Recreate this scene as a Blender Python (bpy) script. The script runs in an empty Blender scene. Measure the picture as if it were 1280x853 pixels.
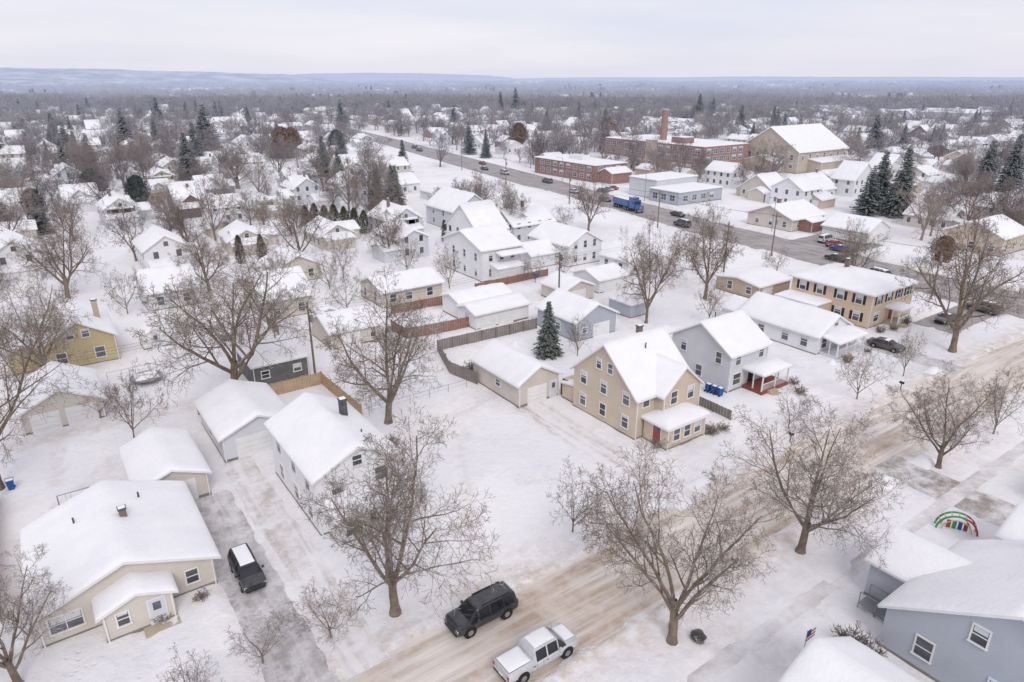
import bpy, math, random, time
from mathutils import Vector, Matrix, noise
T0=time.time()
scn=bpy.context.scene
scn.view_settings.view_transform='Standard'
try: scn.view_settings.look='None'
except Exception: pass
# World axes: +X runs along the near street, +Y across it (units metres).
cam=bpy.data.cameras.new("camera"); cam.lens=24; cam.sensor_width=36; cam.clip_end=40000; cam.clip_start=0.5
co=bpy.data.objects.new("camera",cam); scn.collection.objects.link(co)
co.location=(0,0,36); co.rotation_euler=(math.radians(90-21.1),0,math.radians(-35.4)); scn.camera=co
w=bpy.data.worlds.new("World"); scn.world=w; w.use_nodes=True
nt=w.node_tree; bg=nt.nodes['Background']; N=nt.nodes.new; L=nt.links.new
sky=N('ShaderNodeTexSky'); sky.sky_type='NISHITA'; sky.sun_disc=False; sky.sun_elevation=math.radians(40); sky.sun_rotation=math.radians(200)
tc=N('ShaderNodeTexCoord'); mp=N('ShaderNodeMapping'); mp.inputs['Scale'].default_value=(1.2,1.2,10)
nz=N('ShaderNodeTexNoise'); nz.inputs['Scale'].default_value=1.6; nz.inputs['Detail'].default_value=5
L(tc.outputs['Generated'],mp.inputs[0]); L(mp.outputs[0],nz.inputs['Vector'])
cr=N('ShaderNodeValToRGB'); cr.color_ramp.elements[0].position=.33; cr.color_ramp.elements[1].position=.7
cr.color_ramp.elements[0].color=(.79,.795,.94,1); cr.color_ramp.elements[1].color=(.97,.93,.99,1)
L(nz.outputs[0],cr.inputs[0])
mul=N('ShaderNodeVectorMath'); mul.operation='SCALE'; mul.inputs['Scale'].default_value=9.9; L(cr.outputs[0],mul.inputs[0])
mix=N('ShaderNodeMixRGB'); mix.inputs[0].default_value=.88
L(sky.outputs[0],mix.inputs[1]); L(mul.outputs[0],mix.inputs[2]); L(mix.outputs[0],bg.inputs[0]); bg.inputs[1].default_value=.1
s=bpy.data.lights.new("sun",'SUN'); s.energy=1.2; s.angle=math.radians(25); s.color=(1,.96,.9)
so=bpy.data.objects.new("sun",s); so.rotation_euler=(math.radians(48),0,math.radians(-20)); scn.collection.objects.link(so)

# ---------------- materials
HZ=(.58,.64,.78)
def painthaze(nt,sock,scale=1900.0,cap=.85):  # paints distance haze into the base colour, stronger away from the world origin
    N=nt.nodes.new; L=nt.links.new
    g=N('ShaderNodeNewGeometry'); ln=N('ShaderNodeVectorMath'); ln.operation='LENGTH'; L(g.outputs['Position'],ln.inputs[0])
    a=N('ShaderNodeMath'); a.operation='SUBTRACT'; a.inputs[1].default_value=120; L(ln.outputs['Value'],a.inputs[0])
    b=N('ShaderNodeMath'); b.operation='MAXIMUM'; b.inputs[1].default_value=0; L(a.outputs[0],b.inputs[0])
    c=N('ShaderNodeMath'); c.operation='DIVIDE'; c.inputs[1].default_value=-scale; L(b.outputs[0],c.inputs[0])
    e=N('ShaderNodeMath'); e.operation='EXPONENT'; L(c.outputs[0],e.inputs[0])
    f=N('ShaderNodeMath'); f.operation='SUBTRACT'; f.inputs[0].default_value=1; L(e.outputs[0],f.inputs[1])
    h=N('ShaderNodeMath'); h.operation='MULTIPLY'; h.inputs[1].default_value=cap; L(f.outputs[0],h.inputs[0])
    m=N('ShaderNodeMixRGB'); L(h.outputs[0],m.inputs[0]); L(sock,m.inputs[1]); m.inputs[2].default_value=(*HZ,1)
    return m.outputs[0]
def M(name,c,c2=None,rough=.85,scale=1.0,bump=0,bscale=8,laps=0,snowtop=0,haze=True,metal=0,coat=0,hs=1300.0,cap=.85,randobj=0):
    m=bpy.data.materials.new(name); m.use_nodes=True; nt=m.node_tree; N=nt.nodes.new; L=nt.links.new
    p=nt.nodes['Principled BSDF']; p.inputs['Roughness'].default_value=rough; p.inputs['Metallic'].default_value=metal
    if coat: p.inputs['Coat Weight'].default_value=coat
    c2=c2 or tuple(x*.82 for x in c)
    g=N('ShaderNodeNewGeometry'); n=N('ShaderNodeTexNoise'); n.inputs['Scale'].default_value=scale; n.inputs['Detail'].default_value=4
    L(g.outputs['Position'],n.inputs['Vector'])
    r=N('ShaderNodeMapRange'); r.inputs[1].default_value=.35; r.inputs[2].default_value=.65; L(n.outputs[0],r.inputs[0])
    mx=N('ShaderNodeMixRGB'); L(r.outputs[0],mx.inputs[0]); mx.inputs[1].default_value=(*c,1); mx.inputs[2].default_value=(*c2,1)
    out=mx.outputs[0]
    if randobj:
        oi=N('ShaderNodeObjectInfo'); rr=N('ShaderNodeMapRange'); rr.inputs[3].default_value=1-randobj; rr.inputs[4].default_value=1+randobj
        L(oi.outputs['Random'],rr.inputs[0]); hv=N('ShaderNodeHueSaturation'); L(rr.outputs[0],hv.inputs['Value']); L(out,hv.inputs['Color']); out=hv.outputs[0]
    if snowtop:
        sx=N('ShaderNodeSeparateXYZ'); L(g.outputs['Normal'],sx.inputs[0])
        n2=N('ShaderNodeTexNoise'); n2.inputs['Scale'].default_value=2.5; L(g.outputs['Position'],n2.inputs['Vector'])
        ad=N('ShaderNodeMath'); ad.operation='MULTIPLY_ADD'; L(n2.outputs[0],ad.inputs[0]); ad.inputs[1].default_value=.8; L(sx.outputs[2],ad.inputs[2])
        r2=N('ShaderNodeMapRange'); r2.inputs[1].default_value=1.0; r2.inputs[2].default_value=1.35; r2.inputs[4].default_value=snowtop; L(ad.outputs[0],r2.inputs[0])
        m2=N('ShaderNodeMixRGB'); L(r2.outputs[0],m2.inputs[0]); L(out,m2.inputs[1]); m2.inputs[2].default_value=(.8,.8,.83,1); out=m2.outputs[0]
    if haze: out=painthaze(nt,out,hs,cap)
    L(out,p.inputs['Base Color'])
    if laps:
        sx=N('ShaderNodeSeparateXYZ'); L(g.outputs['Position'],sx.inputs[0])
        a=N('ShaderNodeMath'); a.operation='MULTIPLY'; a.inputs[1].default_value=laps; L(sx.outputs[2],a.inputs[0])
        f=N('ShaderNodeMath'); f.operation='FRACT'; L(a.outputs[0],f.inputs[0])
        f2=N('ShaderNodeMath'); f2.operation='SUBTRACT'; f2.inputs[0].default_value=1; L(f.outputs[0],f2.inputs[1])
        b=N('ShaderNodeBump'); b.inputs['Distance'].default_value=.06; b.inputs['Strength'].default_value=.8; L(f2.outputs[0],b.inputs['Height']); L(b.outputs[0],p.inputs['Normal'])
    elif bump:
        n3=N('ShaderNodeTexNoise'); n3.inputs['Scale'].default_value=bscale; n3.inputs['Detail'].default_value=5; L(g.outputs['Position'],n3.inputs['Vector'])
        b=N('ShaderNodeBump'); b.inputs['Distance'].default_value=bump; b.inputs['Strength'].default_value=1; L(n3.outputs[0],b.inputs['Height']); L(b.outputs[0],p.inputs['Normal'])
    return m
MT={}
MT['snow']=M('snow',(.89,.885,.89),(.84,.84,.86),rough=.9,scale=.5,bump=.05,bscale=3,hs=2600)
MT['white']=M('white_siding',(.82,.82,.83),(.77,.77,.78),rough=.6,scale=.6,laps=5)
MT['trim']=M('white_trim',(.8,.8,.8),(.74,.74,.74),rough=.5)
MT['tan']=M('tan_siding',(.62,.52,.41),(.57,.48,.38),rough=.65,scale=.5,laps=5)
MT['beige']=M('beige_siding',(.64,.59,.52),(.59,.54,.48),rough=.65,scale=.5,laps=5)
MT['peach']=M('peach_siding',(.66,.52,.38),(.61,.48,.35),rough=.65,scale=.5,laps=5)
MT['grey']=M('grey_siding',(.45,.48,.53),(.41,.44,.49),rough=.65,scale=.5,laps=5)
MT['lgrey']=M('light_grey_siding',(.66,.67,.70),(.60,.61,.65),rough=.65,scale=.5,laps=5)
MT['yellow']=M('yellow_siding',(.58,.48,.28),(.52,.43,.25),rough=.65,scale=.5,laps=5)
MT['blue']=M('blue_siding',(.33,.4,.49),rough=.65,laps=5)
MT['dark']=M('dark_brown_siding',(.15,.10,.09),rough=.7,laps=5)
MT['dgrey']=M('weathered_grey_siding',(.17,.165,.165),(.12,.12,.12),rough=.8,laps=5)
MT['brick']=M('brick',(.33,.165,.12),(.25,.125,.1),rough=.9,scale=.7,bump=.02)
MT['chimbrick']=M('chimney_brick',(.24,.17,.15),(.17,.13,.12),rough=.9,scale=1.5)
MT['stone']=M('tan_stone',(.52,.44,.33),(.44,.37,.28),rough=.9,scale=.4)
MT['shingle']=M('shingle',(.12,.12,.13),(.07,.07,.08),rough=.95,scale=3)
MT['glass']=M('window_glass',(.035,.04,.05),(.15,.155,.165),rough=.12,scale=.45)
MT['shutter']=M('shutter',(.03,.03,.035))
MT['bark']=M('bark',(.25,.195,.15),(.15,.115,.09),rough=.95,scale=2,bump=.03,bscale=14,snowtop=.5)
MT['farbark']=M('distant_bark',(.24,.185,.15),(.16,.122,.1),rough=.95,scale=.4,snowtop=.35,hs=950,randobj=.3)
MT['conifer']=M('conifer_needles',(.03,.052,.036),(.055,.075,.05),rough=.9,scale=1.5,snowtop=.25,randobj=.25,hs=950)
MT['rust']=M('retained_oak_leaves',(.26,.13,.075),(.18,.1,.06),rough=.9,scale=1.5,snowtop=.2,randobj=.25)
MT['arbor']=M('arborvitae',(.09,.085,.04),(.05,.06,.03),rough=.9,scale=2,snowtop=.2,randobj=.3)
MT['wood']=M('fence_wood',(.50,.36,.23),(.41,.29,.19),rough=.85,scale=1.2)
MT['redwood']=M('stained_fence',(.30,.16,.11),(.24,.13,.1),rough=.85,scale=1)
MT['oldwood']=M('old_fence_wood',(.27,.24,.22),(.2,.18,.165),rough=.9,scale=1)
MT['pole']=M('pole_wood',(.2,.16,.13),rough=.9)
MT['metal']=M('metal',(.35,.36,.38),rough=.4,metal=.6)
MT['tyre']=M('tyre',(.02,.02,.02),rough=.9)
MT['rim']=M('rim',(.45,.45,.47),rough=.35,metal=.8)
MT['paintblack']=M('black_paint',(.018,.02,.026),(.05,.05,.055),rough=.3,coat=.5,scale=3)
MT['paintsilver']=M('silver_paint',(.58,.59,.61),(.48,.48,.49),rough=.35,coat=.4,scale=2)
MT['paintblue']=M('blue_paint',(.02,.1,.32),rough=.35,coat=.4)
MT['paintgrey']=M('grey_paint',(.1,.1,.11),rough=.35,coat=.4)
MT['carglass']=M('car_glass',(.012,.014,.018),(.03,.03,.035),rough=.06)
MT['lamp']=M('headlamp',(.75,.75,.75),rough=.15)
MT['tail']=M('tail_lamp',(.45,.02,.015),rough=.25)
MT['bin']=M('bin_plastic',(.02,.1,.33),rough=.5)
MT['red']=M('red_paint',(.36,.06,.05),rough=.6)
MT['green']=M('green_paint',(.06,.3,.1),rough=.6)
MT['deck']=M('deck_red',(.28,.08,.06),rough=.8)
MT['bluetrim']=M('blue_flag',(.03,.05,.22))

def mkmesh(name,V,F,mats,mi=None,smooth=False):
    me=bpy.data.meshes.new(name); me.from_pydata([tuple(v) for v in V],[],F)
    for m in mats: me.materials.append(m)
    if mi: me.polygons.foreach_set('material_index',mi)
    if smooth: me.polygons.foreach_set('use_smooth',[True]*len(F))
    me.update(); return me
def ob(name,me,loc=(0,0,0),rz=0,sc=(1,1,1),parent=None):
    o=bpy.data.objects.new(name,me); scn.collection.objects.link(o); o.location=loc; o.rotation_euler=(0,0,rz); o.scale=sc
    if parent: o.parent=parent
    return o
def nn(x,y,z=0): return noise.noise(Vector((x,y,z)))

# ---------------- builder for man made things
class B:
    def __init__(s,name,cx,cy,hero=True): s.name=name; s.cx=cx; s.cy=cy; s.P={}; s.hero=hero; s.seed=(cx*7.3+cy*3.1)%50
    def add(s,part,mat,V,F,smooth=False):
        k=(part,mat,smooth); d=s.P.setdefault(k,([],[])); b=len(d[0]); d[0].extend(V); d[1].extend([tuple(b+i for i in f) for f in F])
    def box(s,part,mat,x0,x1,y0,y1,z0,z1):
        V=[(x,y,z) for z in (z0,z1) for y in (y0,y1) for x in (x0,x1)]
        s.add(part,mat,V,[(0,2,3,1),(4,5,7,6),(0,1,5,4),(2,6,7,3),(0,4,6,2),(1,3,7,5)])
    def cyl(s,part,mat,p0,p1,r0,r1,k=8):
        p0=Vector(p0);p1=Vector(p1);d=(p1-p0).normalized(); a=Vector((0,0,1)) if abs(d.z)<.8 else Vector((1,0,0)); u=d.cross(a).normalized(); v=d.cross(u)
        V=[tuple(p+(u*math.cos(6.2832*j/k)+v*math.sin(6.2832*j/k))*r) for p,r in ((p0,r0),(p1,r1)) for j in range(k)]
        F=[(j,(j+1)%k,k+(j+1)%k,k+j) for j in range(k)]+[tuple(range(k))[::-1],tuple(range(k,2*k))]
        s.add(part,mat,V,F)
    def heap(s,part,mat,xa,xb,ya,yb,f,T,step=.8):
        def lines(a,b):
            L_=b-a; e=[0,.07,.22,.5]; mid=max(2,int(round((L_-1)/step/2)*2)); 
            if L_<1.3: return [a+L_*t for t in (0,.08,.25,.5,.75,.92,1)]
            return [a+t for t in e]+[a+.5+(L_-1)*i/mid for i in range(1,mid)]+[b-t for t in e[::-1]]
        X=lines(xa,xb);Y=lines(ya,yb);V=[]
        for y in Y:
            for x in X:
                d=min(x-xa,xb-x,y-ya,yb-y); e=min(1,max(0,d/.45))**.5
                V.append((x,y,f(x,y)+.015+T*e*(1+.5*nn(x*.5+s.seed,y*.5,1)+.3*nn(x*2,y*2,5))))
        nx=len(X); F=[(j*nx+i,j*nx+i+1,(j+1)*nx+i+1,(j+1)*nx+i) for j in range(len(Y)-1) for i in range(nx-1)]
        s.add(part,mat,V,F,True)
    def block(s,x0,x1,y0,y1,h,wall,ridge='x',pitch=.5,o=.4,z0=0,T=.22,trim='trim',walls=True,hip=False):
        xm=(x0+x1)/2; ym=(y0+y1)/2; hx=(x1-x0)/2; hy=(y1-y0)/2
        if hip: f=lambda x,y: h+pitch*min(hy-abs(y-ym),hx-abs(x-xm))
        elif ridge=='x': f=lambda x,y: h+pitch*(hy-abs(y-ym))
        elif ridge=='y': f=lambda x,y: h+pitch*(hx-abs(x-xm))
        elif ridge=='flat': f=lambda x,y: h
        elif ridge=='shed': f=lambda x,y: h+pitch*(y-y0)
        elif ridge=='shedx': f=lambda x,y: h+pitch*(x1-x)
        xa,xb,ya,yb=x0-o,x1+o,y0-o,y1+o
        if walls:
            s.box('walls',wall,x0,x1,y0,y1,z0-.3,h-.06)
            s.box('foundation','oldwood' if s.hero else wall,x0-.03,x1+.03,y0-.03,y1+.03,z0-.3,z0+.3)
            if not hip and ridge in('x','y'):
                pk=h-.06+pitch*(hy if ridge=='x' else hx)-.06
                q=h-.06
                if ridge=='x': V=[(x0,y0,q),(x0,y1,q),(x0,ym,pk),(x1,y0,q),(x1,y1,q),(x1,ym,pk)]
                else: V=[(x0,y0,q),(x1,y0,q),(xm,y0,pk),(x0,y1,q),(x1,y1,q),(xm,y1,pk)]
                s.add('walls',wall,V,[(0,1,2),(5,4,3),(0,2,5,3),(1,4,5,2)])
            elif ridge=='shed':
                V=[(x0,y0,h-.06),(x0,y1,h-.06),(x0,y1,f(x0,y1)-.06),(x1,y0,h-.06),(x1,y1,h-.06),(x1,y1,f(x0,y1)-.06)]
                s.add('walls',wall,V,[(0,1,2),(5,4,3),(0,2,5,3),(1,4,5,2)])
        t=.17
        if hip or ridge=='flat':
            e=h-(pitch*o if hip else 0); s.box('eaves',trim,xa,xb,ya,yb,e-t,e+.01)
        else:
            if ridge=='x': pts=[(ya,f(xm,ya)),(ym,f(xm,ym)),(yb,f(xm,yb))]
            elif ridge=='y': pts=[(xa,f(xa,ym)),(xm,f(xm,ym)),(xb,f(xb,ym))]
            elif ridge=='shed': pts=[(ya,f(xm,ya)),(yb,f(xm,yb))]
            else: pts=[(xa,f(xa,ym)),(xb,f(xb,ym))]
            for i in range(len(pts)-1):
                (a,za),(b,zb)=pts[i],pts[i+1]
                if ridge in('x','shed'): V=[(x,y,z) for x in (xa,xb) for (y,z) in ((a,za-t),(b,zb-t),(b,zb+.01),(a,za+.01))]
                else: V=[(x,y,z) for y in (ya,yb) for (x,z) in ((a,za-t),(b,zb-t),(b,zb+.01),(a,za+.01))]
                s.add('eaves',trim,V,[(0,1,2,3),(7,6,5,4),(0,4,5,1),(1,5,6,2),(2,6,7,3),(3,7,4,0)])
        if s.hero:
            s.heap('roof_snow','snow',xa+.03,xb-.03,ya+.03,yb-.03,f,T,step=.7)
            if ridge!='flat' and h>2.4 and walls:
                if ridge=='x' or hip: 
                    for y in (ya-.05,yb+.05): s.box('gutter','trim',xa+.1,xb-.1,y-.05,y+.05,f(xm,ya)-.17,f(xm,ya)-.04)
                for (cx_,cy_) in ((x0+.12,y0-.06),(x1-.12,y0-.06)): s.box('downspout','trim',cx_-.05,cx_+.05,cy_-.04,cy_+.05,.1,h-.1)
        else:
            s.heap('roof_snow','snow',xa+.03,xb-.03,ya+.03,yb-.03,f,T,step=3)
        return f
    def pl(s,side,plane,u,d,z):
        if side=='-y': return (u,plane-d,z)
        if side=='+y': return (u,plane+d,z)
        if side=='-x': return (plane-d,u,z)
        return (plane+d,u,z)
    def wbox(s,part,mat,side,plane,u0,u1,z0,z1,d0,d1):
        a=s.pl(side,plane,u0,d0,z0); b=s.pl(side,plane,u1,d1,z1)
        s.box(part,mat,min(a[0],b[0]),max(a[0],b[0]),min(a[1],b[1]),max(a[1],b[1]),z0,z1)
    def win(s,side,plane,u,z,w=1.0,h=1.4,shut=False,trim='trim'):
        if not s.hero:
            s.wbox('windows',trim,side,plane,u-w/2-.08,u+w/2+.08,z-h/2-.08,z+h/2+.08,-.02,.03)
            s.wbox('windows','glass',side,plane,u-w/2,u+w/2,z-h/2,z+h/2,-.02,.05); return
        t=.1
        s.wbox('window_glass','glass',side,plane,u-w/2,u+w/2,z-h/2,z+h/2,-.02,.02)
        k=(u*13.7+z*7.1+plane*3.3)%1
        if k<.55: s.wbox('window_blind','lgrey',side,plane,u-w/2+.04,u+w/2-.04,z+h/2-h*(.2+.5*k),z+h/2-.02,-.02,.028)
        s.wbox('window_trim',trim,side,plane,u-w/2-t,u-w/2,z-h/2,z+h/2,-.02,.07)
        s.wbox('window_trim',trim,side,plane,u+w/2,u+w/2+t,z-h/2,z+h/2,-.02,.07)
        s.wbox('window_trim',trim,side,plane,u-w/2-t,u+w/2+t,z+h/2,z+h/2+t,-.02,.08)
        s.wbox('window_trim',trim,side,plane,u-w/2-t-.04,u+w/2+t+.04,z-h/2-t,z-h/2,-.02,.12)
        s.wbox('window_trim',trim,side,plane,u-w/2,u+w/2,z-.035,z+.035,-.02,.05)
        if w>1.5: s.wbox('window_trim',trim,side,plane,u-.03,u+.03,z-h/2,z-.036,-.02,.05); s.wbox('window_trim',trim,side,plane,u-.03,u+.03,z+.036,z+h/2,-.02,.05)
        if shut:
            for q in (-1,1): 
                c=u+q*(w/2+t+.25); s.wbox('shutters','shutter',side,plane,c-.2,c+.2,z-h/2,z+h/2,-.02,.05)
    def wins(s,side,plane,us,zs,**k):
        for z in zs:
            for u in us: s.win(side,plane,u,z,**k)
    def door(s,side,plane,u,w=1.0,h=2.1,z=.1,mat='trim'):
        s.wbox('door_frame','trim',side,plane,u-w/2-.1,u+w/2+.1,z,z+h+.12,-.02,.05)
        s.wbox('door',mat if mat!='trim' else 'lgrey',side,plane,u-w/2,u+w/2,z+.01,z+h,-.02,.08)
        s.wbox('door_window','glass',side,plane,u-w*.25,u+w*.25,z+h*.6,z+h*.9,-.02,.1)
    def gdoor(s,side,plane,u,w=2.6,h=2.1):
        s.wbox('garage_door_frame','trim',side,plane,u-w/2-.12,u+w/2+.12,0,h+.14,-.02,.04)
        for i in range(4): s.wbox('garage_door','trim',side,plane,u-w/2,u+w/2,.02+h/4*i,h/4*(i+1)-.03,-.02,.08)
    def chim(s,x,y,z0,z1,w=.6,mat='chimbrick'):
        s.box('chimney',mat,x-w/2,x+w/2,y-w/2,y+w/2,z0,z1); s.box('chimney_cap','shingle',x-w/2-.06,x+w/2+.06,y-w/2-.06,y+w/2+.06,z1,z1+.12)
        s.heap('chimney_snow','snow',x-w/2,x+w/2,y-w/2,y+w/2,lambda a,b:z1+.12,.1)
    def vent(s,x,y,z): s.cyl('vent','shingle',(x,y,z-.3),(x,y,z+.5),.07,.07); 
    def porch(s,x0,x1,y0,y1,h=2.7,side='-y',deck='lgrey',pitch=.2,rail='trim',kind='hip',steps=True,zd=.55):
        s.box('porch_deck',deck,x0,x1,y0,y1,0,zd)
        n=max(1,round((x1-x0)/2.4)); xs=[x0+.12+(x1-x0-.24)*i/n for i in range(n+1)]
        for x in xs: s.box('porch_post','trim',x-.07,x+.07,y0+.05,y0+.19,zd,h-.15)
        for x in (x0+.12,x1-.12): s.box('porch_post','trim',x-.06,x+.06,(y0+y1)/2-.06,(y0+y1)/2+.06,zd,h-.15)
        s.box('porch_rail',rail,x0+.02,x1-.02,y0+.09,y0+.15,zd+.85,zd+.92)
        n=int((x1-x0)/.22)
        for i in range(n):
            x=x0+.2+i*.22
            if x<x1-.1: s.box('porch_rail',rail,x-.02,x+.02,y0+.1,y0+.14,zd+.05,zd+.85)
        s.block(x0,x1,y0,y1+.3,h,'trim',ridge='shed' if kind=='shed' else 'x',pitch=pitch,o=.25,walls=False,T=.2,hip=(kind=='hip'))
        if steps:
            xm=x0+(x1-x0)*.35
            for i in range(3): s.box('porch_steps','stone',xm-.7,xm+.7,y0-.9+.3*i,y0-.6+.3*i,0,.17*(i+1))
    def finish(s,children=True,loc=None,rz=0,link=True,name=None):
        loc=loc or (s.cx,s.cy,0)
        if children:
            e=bpy.data.objects.new(s.name,None); scn.collection.objects.link(e); e.location=loc; e.rotation_euler=(0,0,rz); e.empty_display_size=.5
            for (part,mat,sm),(V,F) in s.P.items():
                me=mkmesh(part,[(x-s.cx,y-s.cy,z) for x,y,z in V],F,[MT[mat]],smooth=sm); o=bpy.data.objects.new(part,me); scn.collection.objects.link(o); o.parent=e
            return e
        V=[];F=[];mi=[];sm=[];mats=[]
        for (part,mat,smo),(v,f) in s.P.items():
            if mat not in mats: mats.append(mat)
            b=len(V); V+= [(x-s.cx,y-s.cy,z) for x,y,z in v]; F+=[tuple(b+i for i in q) for q in f]; mi+=[mats.index(mat)]*len(f); sm+=[smo]*len(f)
        me=mkmesh(s.name,V,F,[MT[m] for m in mats],mi); me.polygons.foreach_set('use_smooth',sm)
        if not link: return me
        o=ob(s.name,me,loc,rz); return o

# ---------------- terrain
RD=[(131,-60),(134,20),(135,58),(139.5,85),(140.5,107),(147,141.7),(154,187),(167,266),(190,404),(230,700),(270,1100)]
def roadx(y):
    for (a,b),(c,d) in zip(RD,RD[1:]):
        if b<=y<=d: return a+(c-a)*(y-b)/(d-b)
    return RD[0][0] if y<RD[0][1] else RD[-1][0]
DW=[(6.2,9.9,33,60),(10.6,13.4,33,65),(41.8,45.2,33,58),(62.5,67,8,27),(93.8,97.5,33,47),(110,130,40,46),(144,160,76,92)]
SW=[(-60,130,19.3,20.7),(-60,130,39,40.4)]
WALK=[(51,52.2,33,42),(69.5,70.7,33,44),(88,89,33,44),(0.2,1.3,33,46),(40.2,41.4,15,27)]
TRK=[((30,26),(35,16),.35),((31.7,26),(36.7,15.5),.35),((-3,63),(5,61),.3),((22,62),(30,75),.3),((30,75),(42,80),.3),((33,45),(46,40),.25),((70,26),(78,12),.3),((76,42),(84,40),.3),((-3,70),(-2,82),.4),((44,80),(60,81.5),1.2),((60,81.5),(110,81.5),1.4),((-10,81),(44,81),.9),((24,40),(33,56),.25),((26,58),(40,62),.3),((-6,62),(2,72),.3),((19,64),(19,76),.4),((8,62),(5,76),.4),((70,62),(76,80),.5),((96,48),(98,66),.6),((79,47),(80,64),.4),((100,95),(125,98),.8),((48,95),(64,98),.4),((52,8),(50,26),.3)]
def sd(x,y,r):
    dx=max(r[0]-x,x-r[1]); dy=max(r[2]-y,y-r[3]); return max(dx,dy)
def segd(x,y,a,b):
    vx,vy=b[0]-a[0],b[1]-a[1]; t=max(0,min(1,((x-a[0])*vx+(y-a[1])*vy)/(vx*vx+vy*vy))); return math.hypot(x-a[0]-vx*t,y-a[1]-vy*t)
def ground(x,y):
    z=.14+.10*nn(x*.12,y*.12)+.05*nn(x*.5,y*.5,3)+.03*nn(x*1.3,y*1.3,8); dirt=.06+.3*max(0,nn(x*.06,y*.06,20))
    for a,b_,wd in TRK:
        if min(a[0],b_[0])-3<x<max(a[0],b_[0])+3 and min(a[1],b_[1])-3<y<max(a[1],b_[1])+3:
            q=segd(x,y,a,b_)+.7*nn(x*.4,y*.4,12)
            if q<wd+.4: z-=.10*(1-max(0,q-wd)/.4); dirt=max(dirt,.5 if wd>.6 else .35)
    d=abs(y-29.8)-3.6+.4*nn(x*.35,y*.2,4)
    if y<60 and x<133:
        if d<0: z=-.1; dirt=1
        else:
            if d<1.8: z+= .26*math.exp(-((d-.6)/.4)**2)*(.7+.8*nn(x*.7,y*.7,2)); z=z if d>.35 else -.1+(z+.1)*d/.35
            dirt=max(dirt,math.exp(-d/2.6)*(1.0+.5*nn(x*.15,y*.15,11)))
    dm=abs(x-roadx(y))-7.6+.5*nn(x*.2,y*.2,4)
    if dm<0: z=-.1; dirt=1
    else:
        if dm<3: z+=.5*math.exp(-((dm-1)/.7)**2)*(.7+.8*nn(x*.5,y*.5,2)); z=z if dm>.5 else -.1+(z+.1)*dm/.5
        dirt=max(dirt,math.exp(-dm/3)*.6)
    for r in DW:
        q=sd(x,y,r)+.35*nn(x*.5,y*.5,6)
        if q<0: z=min(z,-.04)
        elif q<1: z=min(z,-.04+(z+.04)*min(1,q/.5))
        if q<1.2: dirt=max(dirt,.35*(1.2-max(q,0))/1.2)
    for r in SW:
        q=sd(x,y,r)+.5*nn(x*.2,y*.5,7)+.08
        if q<.1: z=min(z,.045 if r[2]<30 else .06)
    for r in WALK:
        if sd(x,y,r)<.1: z=min(z,.02)
    f=max(0,min(1,max((y-180)/20,(x-172)/12)))
    return z*(1-f)-.1*f,dirt
def frange(a,b,st):
    n=int(round((b-a)/st)); return [a+(b-a)*i/n for i in range(n)]
X=[-16000,-6000,-2500,-1000,-400,-150,-60,-30]+frange(-14,110,.55)+frange(110,180,1.4)+[180,190,205,230,270,330,420,600,900,1500,3000,7000,16000]
Y=[-3000,-1000,-300,-100,-30,-10,0]+frange(6,66,.5)+frange(66,110,.8)+frange(110,200,2)+[200,215,235,260,300,350,420,600,900,1500,3000,7000,16000]
V=[];dirt=[]
for y in Y:
    for x in X:
        z,d=ground(x,y)
        if x>184 or y>200: d=.08
        if x<-100 or y<-20: z=-.1;d=0
        V.append((x,y,z)); dirt.append(d)
nx=len(X); F=[(j*nx+i,j*nx+i+1,(j+1)*nx+i+1,(j+1)*nx+i) for j in range(len(Y)-1) for i in range(nx-1)]
gm=bpy.data.materials.new('snow_ground'); gm.use_nodes=True; nt=gm.node_tree; N=nt.nodes.new; L=nt.links.new; p=nt.nodes['Principled BSDF']; p.inputs['Roughness'].default_value=.9
g=N('ShaderNodeNewGeometry'); at=N('ShaderNodeAttribute'); at.attribute_name='dirt'
n1=N('ShaderNodeTexNoise'); n1.inputs['Scale'].default_value=.09; n1.inputs['Detail'].default_value=7; L(g.outputs['Position'],n1.inputs['Vector'])
m1=N('ShaderNodeMixRGB'); m1.inputs[1].default_value=(.91,.90,.90,1); m1.inputs[2].default_value=(.80,.80,.835,1)
r1=N('ShaderNodeMapRange'); r1.inputs[1].default_value=.4; r1.inputs[2].default_value=.7; L(n1.outputs[0],r1.inputs[0]); L(r1.outputs[0],m1.inputs[0])
n2=N('ShaderNodeTexNoise'); n2.inputs['Scale'].default_value=.9; n2.inputs['Detail'].default_value=10; n2.inputs['Roughness'].default_value=.72; L(g.outputs['Position'],n2.inputs['Vector'])
r2=N('ShaderNodeMapRange'); r2.inputs[1].default_value=.36; r2.inputs[2].default_value=.62; L(n2.outputs[0],r2.inputs[0])
mm=N('ShaderNodeMath'); mm.operation='MULTIPLY'; mm.use_clamp=True; L(r2.outputs[0],mm.inputs[0]); L(at.outputs['Fac'],mm.inputs[1])
m2=N('ShaderNodeMixRGB'); L(mm.outputs[0],m2.inputs[0]); L(m1.outputs[0],m2.inputs[1]); m2.inputs[2].default_value=(.58,.475,.38,1)
L(painthaze(nt,m2.outputs[0],2600),p.inputs['Base Color'])
n3=N('ShaderNodeTexNoise'); n3.inputs['Scale'].default_value=1.6; n3.inputs['Detail'].default_value=9; n3.inputs['Roughness'].default_value=.66; L(g.outputs['Position'],n3.inputs['Vector'])
vo=N('ShaderNodeTexVoronoi'); vo.inputs['Scale'].default_value=1.7; L(g.outputs['Position'],vo.inputs['Vector'])
vr=N('ShaderNodeMapRange'); vr.inputs[1].default_value=.05; vr.inputs[2].default_value=.3; L(vo.outputs['Distance'],vr.inputs[0])
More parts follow.
